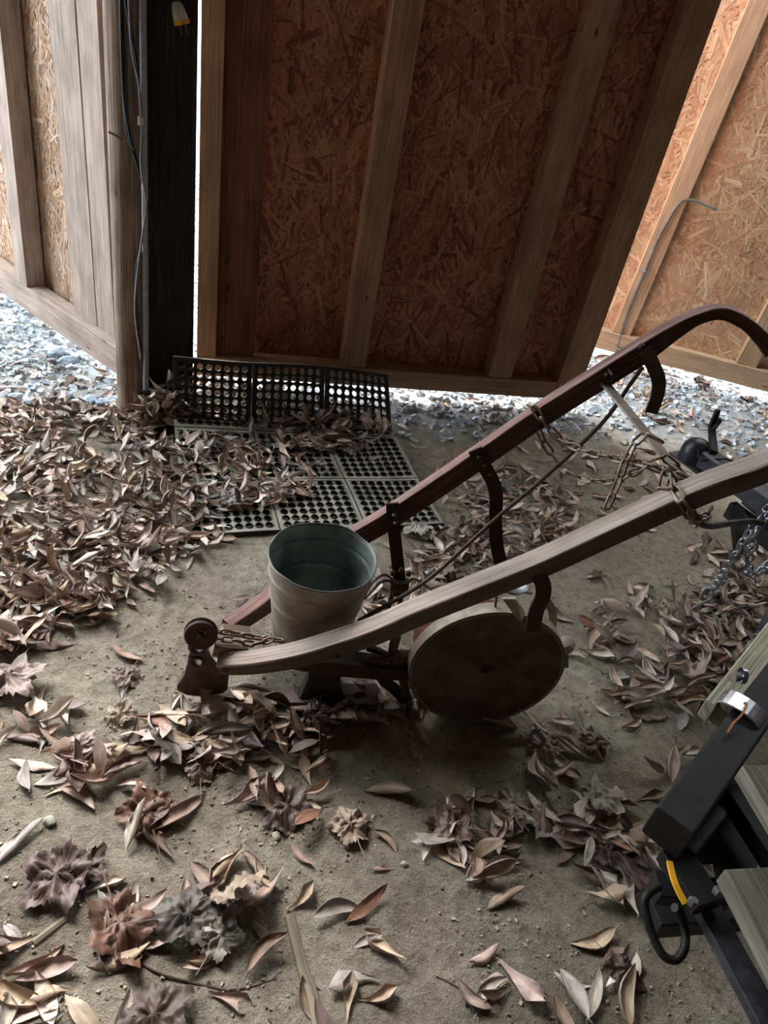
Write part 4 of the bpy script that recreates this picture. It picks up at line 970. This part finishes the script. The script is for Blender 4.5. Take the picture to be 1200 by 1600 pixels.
# heap of leaves blown against the jamb
for i in range(230):
    x = rl.uniform(-.97, -.70); y = 2.50 + rl.uniform(-.12, .05) + (x + .97) * .25
    hgt = .17 * max(0, 1 - abs(x + .86) / .17) * rl.random()
    leaves.append([0 if rl.random() < .6 else 1, rl.randrange(12), (x, y, .01 + hgt), rl.uniform(0, 2 * PI), rl.gauss(0, .8), rl.gauss(0, .8), rl.uniform(.06, .1), rl.choice(['rust', 'brown', 'dark brown', 'pinkish tan', 'pale', 'brown']), None])
# leaves that stand out in the photograph: px, py, kind, length, yaw, colour, label
HERO = [(20, 1072, 2, .15, .4, 'pinkish tan', 'large crumpled pinkish tan broad leaf at left edge on bare dirt'),
        (228, 1272, 2, .13, 2.0, 'rust', 'rusty crumpled broad leaf cupped under narrow leaves left of the dirt footprint area'),
        (446, 1268, 2, .13, 1.1, 'purplish brown', 'dark purple brown crinkled maple leaf below the plow foot'),
        (92, 1372, 2, .13, 4.0, 'purplish brown', 'large purplish brown lobed leaf near lower left edge'),
        (130, 1362, 2, .10, 1.0, 'dark brown', 'small dark grey folded leaf touching the purplish lobed leaf at lower left'),
        (186, 1452, 2, .15, 5.2, 'rust', 'rust brown crumpled maple leaf crossed by the long thin twig'),
        (290, 1440, 2, .14, .3, 'slate', 'grey star shaped lobed leaf flat on dirt right of the rusty crumpled leaf'),
        (380, 1415, 2, .09, 2.3, 'pinkish tan', 'round pinkish leaf beside the half buried root'),
        (545, 1296, 2, .10, 1.9, 'tan', 'flat tan ragged leaf alone on dirt below the plow shadow'),
        (705, 1300, 2, .11, 2.9, 'brown', 'brown lobed leaf lying on clump of narrow leaves below the wheel'),
        (312, 1180, 2, .10, 2.5, 'rust', 'bright rusty crumpled leaf just in front of the plow sole'),
        (850, 1290, 2, .10, 2.9, 'pinkish tan', 'wide pinkish tan leaf topmost of the drift below the wheel'),
        (470, 1402, 1, .075, .75, 'tan', 'yellowish tan leaf with split tip alone beside the half buried root'),
        (597, 1362, 0, .050, .05, 'brown', 'small reddish brown narrow leaf alone on smooth dirt at bottom centre'),
        (318, 1378, 0, .10, 5.4, 'pinkish tan', 'long pinkish tan curled leaf standing up left of the round pinkish leaf'),
        (316, 1500, 0, .085, .5, 'pinkish tan', 'smooth tan pointed leaf beside end of the thin twig'),
        (205, 1405, 0, .075, 1.6, 'pale', 'pale curled leaf resting on top of the rust brown crumpled leaf'),
        (30, 1318, 0, .12, .95, 'grey brown', 'long grey brown narrow leaf at far left edge'),
        (120, 1250, 0, .09, 5.8, 'pinkish tan', 'narrow pinkish tan leaf with dark stalk at left below the plow drift'),
        (280, 1268, 0, .14, .75, 'brown', 'very long brown curved leaf right of the rusty cupped leaf'),
        (150, 1190, 0, .15, .45, 'tan', 'longest pale tan leaf at left end of drift before the plow'),
        (545, 1560, 1, .08, 1.4, 'tan', 'upright tan three pointed leaf near bottom edge centre'),
        (590, 1555, 1, .075, .2, 'tan', 'tan leaf with two pointed lobes lying beside upright three pointed leaf'),
        (575, 1473, 0, .06, .3, 'grey brown', 'grey narrow leaf pair on dirt above bottom centre leaves'),
        (695, 1345, 0, .09, 5.6, 'tan', 'long tan smooth leaf pointing right at foot of the middle drift'),
        (740, 1345, 0, .08, 5.7, 'pinkish tan', 'narrow pinkish leaf beside long tan smooth leaf of the middle drift'),
        (600, 1318, 0, .07, 5.5, 'brown', 'narrow brown leaf right of the flat tan ragged leaf'),
        (955, 1500, 1, .075, .5, 'brown', 'folded brown leaf left of the black steel ring'),
        (985, 1560, 0, .12, 1.2, 'tan', 'long curled tan leaf standing near bottom right below the steel ring'),
        (892, 1560, 0, .11, 1.7, 'grey brown', 'long grey brown leaf upright at bottom edge right of centre'),
        (770, 1535, 1, .06, .1, 'tan', 'yellow tan leaf with light tip near bottom edge'),
        (130, 1590, 0, .10, 2.4, 'tan', 'tan curled leaf cut by bottom edge at left'),
        (25, 1540, 0, .12, 2.7, 'tan', 'broad tan curled leaf in lower left corner'),
        (55, 1500, 0, .10, .6, 'brown', 'brown folded leaf in lower left above corner leaf'),
        (240, 1600, 2, .14, .7, 'dark brown', 'dark crumpled leaf at bottom edge left of centre')]
for px, py, k, ln, yaw, c, lab in HERO:
    p = at(px, py); leaves.append([k, rl.randrange(len(VAR[k])), (p.x, p.y, gh(p.x, p.y) + .004), yaw + .2, rl.gauss(0, .12), rl.gauss(0, .12), ln * (1.3 if k == 2 else 1), c, lab])
def mrot(yaw, tx, ty): return Matrix.Rotation(yaw, 3, 'Z') @ Matrix.Rotation(tx, 3, 'X') @ Matrix.Rotation(ty, 3, 'Y')
def proj(p):
    d = RC.T @ (np.array(p) - np.array([0, 0, HC])); return 600 + FP * d[0] / -d[2], 800 - FP * d[1] / -d[2], -d[2]
for lf in leaves:
    x, y, z = lf[2]; R3 = mrot(lf[3], lf[4], lf[5]); lf.append(R3)
    pts = VAR[lf[0]][lf[1]][0]; zm = min((R3[2][0] * p[0] + R3[2][1] * p[1] + R3[2][2] * p[2]) for p in pts[::3]) * lf[6]
    lf[2] = (x, y, z - zm - .002)
    px, py, dd = proj(lf[2]); lf.append(lf[6] / dd * 1190 * (1.5 if lf[0] == 2 else 1) if (-10 < px < 1210 and -10 < py < 1610) else 0)
leaves.sort(key=lambda q: (q[8] is None, -q[10]))
def where(x, y):
    px, py, _ = proj((x, y, 0))
    if py < 1060 and px < 450: return 'in drift left of bucket'
    if py < 1000 and px < 900: return 'between the two plow handles'
    if px > 870 and py < 1240: return 'in drift beside trailer tube'
    if px > 780 and py < 1270: return 'right of wheel shadow'
    if px > 600 and py < 1460: return 'in drift below the wheel'
    if py < 1240 and px < 620: return 'in drift before plow foot'
    if px > 660: return 'at bottom right of the buried root'
    if px > 470: return 'near the bottom edge centre'
    if px < 150: return 'near the lower left edge'
    return 'scattered at lower left'
DUP = {}
for lf in leaves[:300]:
    k, vi, pos, yaw, tx, ty, ln, c, lab, R3, _ = lf
    o = bpy.data.objects.new('dead_leaf', VM[k][vi]); COL.objects.link(o)
    o.matrix_world = Matrix.Translation(pos) @ R3.to_4x4() @ Matrix.Scale(ln, 4)
    s_ = rl.uniform(.85, 1.12) * (.62 if k == 2 else 1); o.color = tuple(min(1, v * s_) for v in L(LC[c])[:3]) + (1,)
    if lab: ids(o, lab, 'leaf', 'fallen leaves that stand alone or stand out')
    else:
        sz = 'long' if ln > .09 else 'short' if ln < .07 else 'midsized'
        sh = ('narrow', 'lobe tipped', 'broad crumpled')[k]; wh = where(pos[0], pos[1])
        ids(o, '%s %s %s dead leaf %s' % (sz, c, sh, wh), 'leaf', '%s %s %s leaves %s' % (sz, c, sh, wh)); DUP.setdefault(o['label'], []).append(o)
ORD = ['', 'second', 'third', 'fourth', 'fifth', 'sixth', 'seventh', 'eighth', 'ninth', 'tenth', 'eleventh', 'twelfth', 'thirteenth', 'fourteenth', 'fifteenth']
for lb, os_ in DUP.items():                                            # look-alikes: told apart by their order from the left of the picture
    if len(os_) < 2: continue
    os_.sort(key=lambda o: proj(o.matrix_world.translation)[0])
    for i, o in enumerate(os_):
        o['label'] = lb + (', leftmost' if i == 0 else ', rightmost' if i == len(os_) - 1 else ', %s from left' % ORD[min(i, 14)])
V_ = []; Fv = []; UV_ = []; C_ = []; nv = 0
for lf in leaves[300:]:
    k, vi, pos, yaw, tx, ty, ln, c, lab, R3, _ = lf; vs, fs, uvs = VAR[k][vi]
    a = np.array([tuple(p) for p in vs]) @ np.array([list(r) for r in R3]).T * ln + np.array(pos)
    V_.append(a); s_ = rl.uniform(.8, 1.15); col = tuple(min(1, v * s_) for v in L(LC[c])[:3]) + (1,)
    for f, u in zip(fs, uvs): Fv.append([i + nv for i in f]); UV_.append(u); C_.append(col)
    nv += len(vs)
m = MB(); m.v = [tuple(p) for p in np.concatenate(V_)]; m.f = Fv; m.uv = UV_; m.c = C_
ids(m.build('leaf_litter', M_leafA, smooth=False), 'litter of small dead brown and tan leaves covering the dirt in drifts', 'leaves', kind='stuff').data.polygons.foreach_set('use_smooth', [True] * len(Fv))
print('leaves', len(leaves))

# ------------------------------------------------------------------ gravel, stones, clods, twigs
CUBE = [(-1, -1, -1), (1, -1, -1), (1, 1, -1), (-1, 1, -1), (-1, -1, 1), (1, -1, 1), (1, 1, 1), (-1, 1, 1)]
CF = [(0, 3, 2, 1), (4, 5, 6, 7), (0, 1, 5, 4), (1, 2, 6, 5), (2, 3, 7, 6), (3, 0, 4, 7)]
rg = random.Random(3)
def scatter(name, n, posf, cols, label, cat, lo, hi):
    m = MB()
    for i in range(n):
        q = posf()
        if q is None: continue
        x, y, sc_f = q; s_ = rg.uniform(lo, hi) * sc_f; R3 = Matrix.Rotation(rg.uniform(0, 6.28), 3, 'Z') @ Matrix.Rotation(rg.uniform(-.6, .6), 3, 'X') @ Matrix.Rotation(rg.uniform(-.6, .6), 3, 'Y')
        el = (rg.uniform(.7, 1.3), rg.uniform(.6, 1.0), rg.uniform(.4, .8)); p0_ = Vector((x, y, gh(x, y) + s_ * .12))
        vs = [p0_ + R3 @ Vector((a * el[0] * rg.uniform(.35, .62), b * el[1] * rg.uniform(.35, .62), c * el[2] * rg.uniform(.35, .6))) * s_ for a, b, c in CUBE]
        c = rg.choice(cols); t = rg.uniform(.8, 1.15); m.add(vs, CF, None, tuple(min(1, v * t) for v in c[:3]) + (1,))
    o = m.build(name, M_stone); return ids(o, label, cat, kind='stuff')
def gpos():
    x = rg.uniform(-3.4, 2.9); y = 2.2 + rg.random() ** 1.5 * 4.6
    d = (Vector((x, y)) - F0).dot(-nrm)
    if d < -.10 + .35 * noise.noise((x * 2, y * 2, 4)): return None
    if d < .35 and rg.random() > .35 + d: return None
    return x, y, 1 + max(0, y - 4) * .25
scatter('gravel', 42000, gpos, [L((196, 204, 210)), L((222, 226, 228)), L((172, 182, 192)), L((206, 202, 194)), L((150, 160, 170))], 'pale blue-grey gravel covering the ground outside the doors', 'gravel', .012, .032)
def cpos():
    x = rg.gauss(.1, .9); y = .35 + rg.random() ** 1.3 * 2.3
    if noise.noise((x * 3.5, y * 3.5, 14)) < rg.uniform(-.35, .45): return None
    return x, y, 1
scatter('dirt_crumbs', 14000, cpos, [L((160, 149, 130)), L((138, 127, 110)), L((178, 167, 146)), L((120, 110, 96))], 'small crumbs and clods of dirt strewn over the dirt floor', 'dirt', .002, .0075)
def rock(x, y, s_, c, label, grp=None, name='stone'):
    import bmesh
    bm = bmesh.new(); bmesh.ops.create_icosphere(bm, subdivisions=2, radius=1); ph = rg.random() * 50
    for v in bm.verts:
        v.co *= 1 + .35 * noise.noise(v.co * 1.1 + Vector((ph, 0, 0)))
        v.co = Vector((v.co.x, v.co.y * .8, v.co.z * .55)) * s_
    me = bpy.data.meshes.new(name); bm.to_mesh(me); bm.free(); me.materials.append(M_stone)
    ca_ = me.color_attributes.new('Col', 'FLOAT_COLOR', 'CORNER'); ca_.data.foreach_set('color', list(c) * len(me.loops))
    o = bpy.data.objects.new(name, me); COL.objects.link(o); o.location = (x, y, gh(x, y) + s_ * .35); o.rotation_euler = (0, 0, rg.uniform(0, 6)); return ids(o, label, 'stone', grp)
SG = 'blue-grey stones left of the round post'
for px, py, s_, lab in ((20, 624, .022, 'blue-grey stone at far left edge of the stones near the post, farther one'), (24, 634, .024, 'flat pale stone at far left edge just above the leaf drift'), (44, 630, .022, 'blue-grey stone second from left edge above the leaf drift'),
                        (142, 628, .030, 'largest angular blue-grey stone left of the round post'), (159, 632, .026, 'angular blue-grey stone between largest stone and round post'), (174, 626, .022, 'small blue-grey stone touching foot of the round post'),
                        (103, 622, .028, 'smooth blue stone lying apart left of largest angular stone'), (88, 556, .04, 'pale blue stone under left door rail, leftmost of two'), (108, 566, .036, 'pale blue stone under left door rail, rightmost of two')):
    p = at(px, py); rock(p.x, p.y, s_, L((158, 170, 184)), lab, SG)
for px, py, s_, lab in ((432, 1308, .011, 'small pale stone right of the purple brown maple leaf'), (630, 1354, .008, 'tiny white pebble below the clump of narrow leaves'), (265, 1558, .009, 'small pale pebble near bottom edge left of the twig end'), (78, 1284, .014, 'small flat tan stone at left among scattered leaves')):
    p = at(px, py); rock(p.x, p.y, s_, L((170, 168, 150)), lab, None, 'pebble')
def stick(name, pts, r0, r1, mat, lab, cat='twig'):
    P = []
    for (x, y) in pts: p = at(x, y); P.append(Vector((p.x, p.y, gh(p.x, p.y) + (r0 * .7 if r0 < .008 else -r0 * .25))))
    P = spline(P, 5); n = len(P); m = MB(); m.tube(P, [r0 + (r1 - r0) * i / n for i in range(n)], 8); return ids(m.build(name, mat, smooth=True), lab, cat)
M_twig = wood('grey_brown_bark', L((70, 58, 48)), L((104, 88, 76)), L((132, 116, 102)), 0)
M_root = wood('dusty_root', L((116, 104, 88)), L((146, 134, 114)), L((164, 152, 132)), 0)
stick('twig', [(128, 1390), (150, 1430), (190, 1480), (240, 1516), (300, 1534), (358, 1546)], .0032, .0018, M_twig, 'long thin curved twig lying across the rust brown crumpled leaf')
stick('twig', [(355, 1544), (395, 1540), (432, 1528)], .0014, .0008, M_twig, 'thin straight twig touching the end of long curved twig')
stick('root', [(452, 1430), (462, 1470), (474, 1515), (488, 1560), (500, 1620)], .012, .014, M_root, 'pale half buried root running down to the bottom edge', 'root')
stick('stick', [(893, 1108), (903, 1130), (918, 1158)], .006, .005, M_root, 'short pale stick on dirt right of the wheel')
stick('twig', [(728, 1290), (724, 1262), (742, 1235), (790, 1222)], .0014, .001, M_twig, 'hair thin curved twig in shadow below the wheel')
stick('twig', [(470, 1530), (500, 1548)], .002, .001, M_twig, 'short dark twig beside lower end of the root')
stick('twig', [(682, 1525), (710, 1540), (735, 1556)], .002, .001, M_twig, 'short twig pointing at leaves near bottom edge')
stick('twig', [(300, 1485), (330, 1478), (350, 1470)], .002, .001, M_twig, 'tiny twig above smooth tan pointed leaf')
stick('stick', [(52, 1470), (80, 1450), (105, 1432)], .009, .008, M_root, 'pale short stick at lower left beside crumpled leaf')
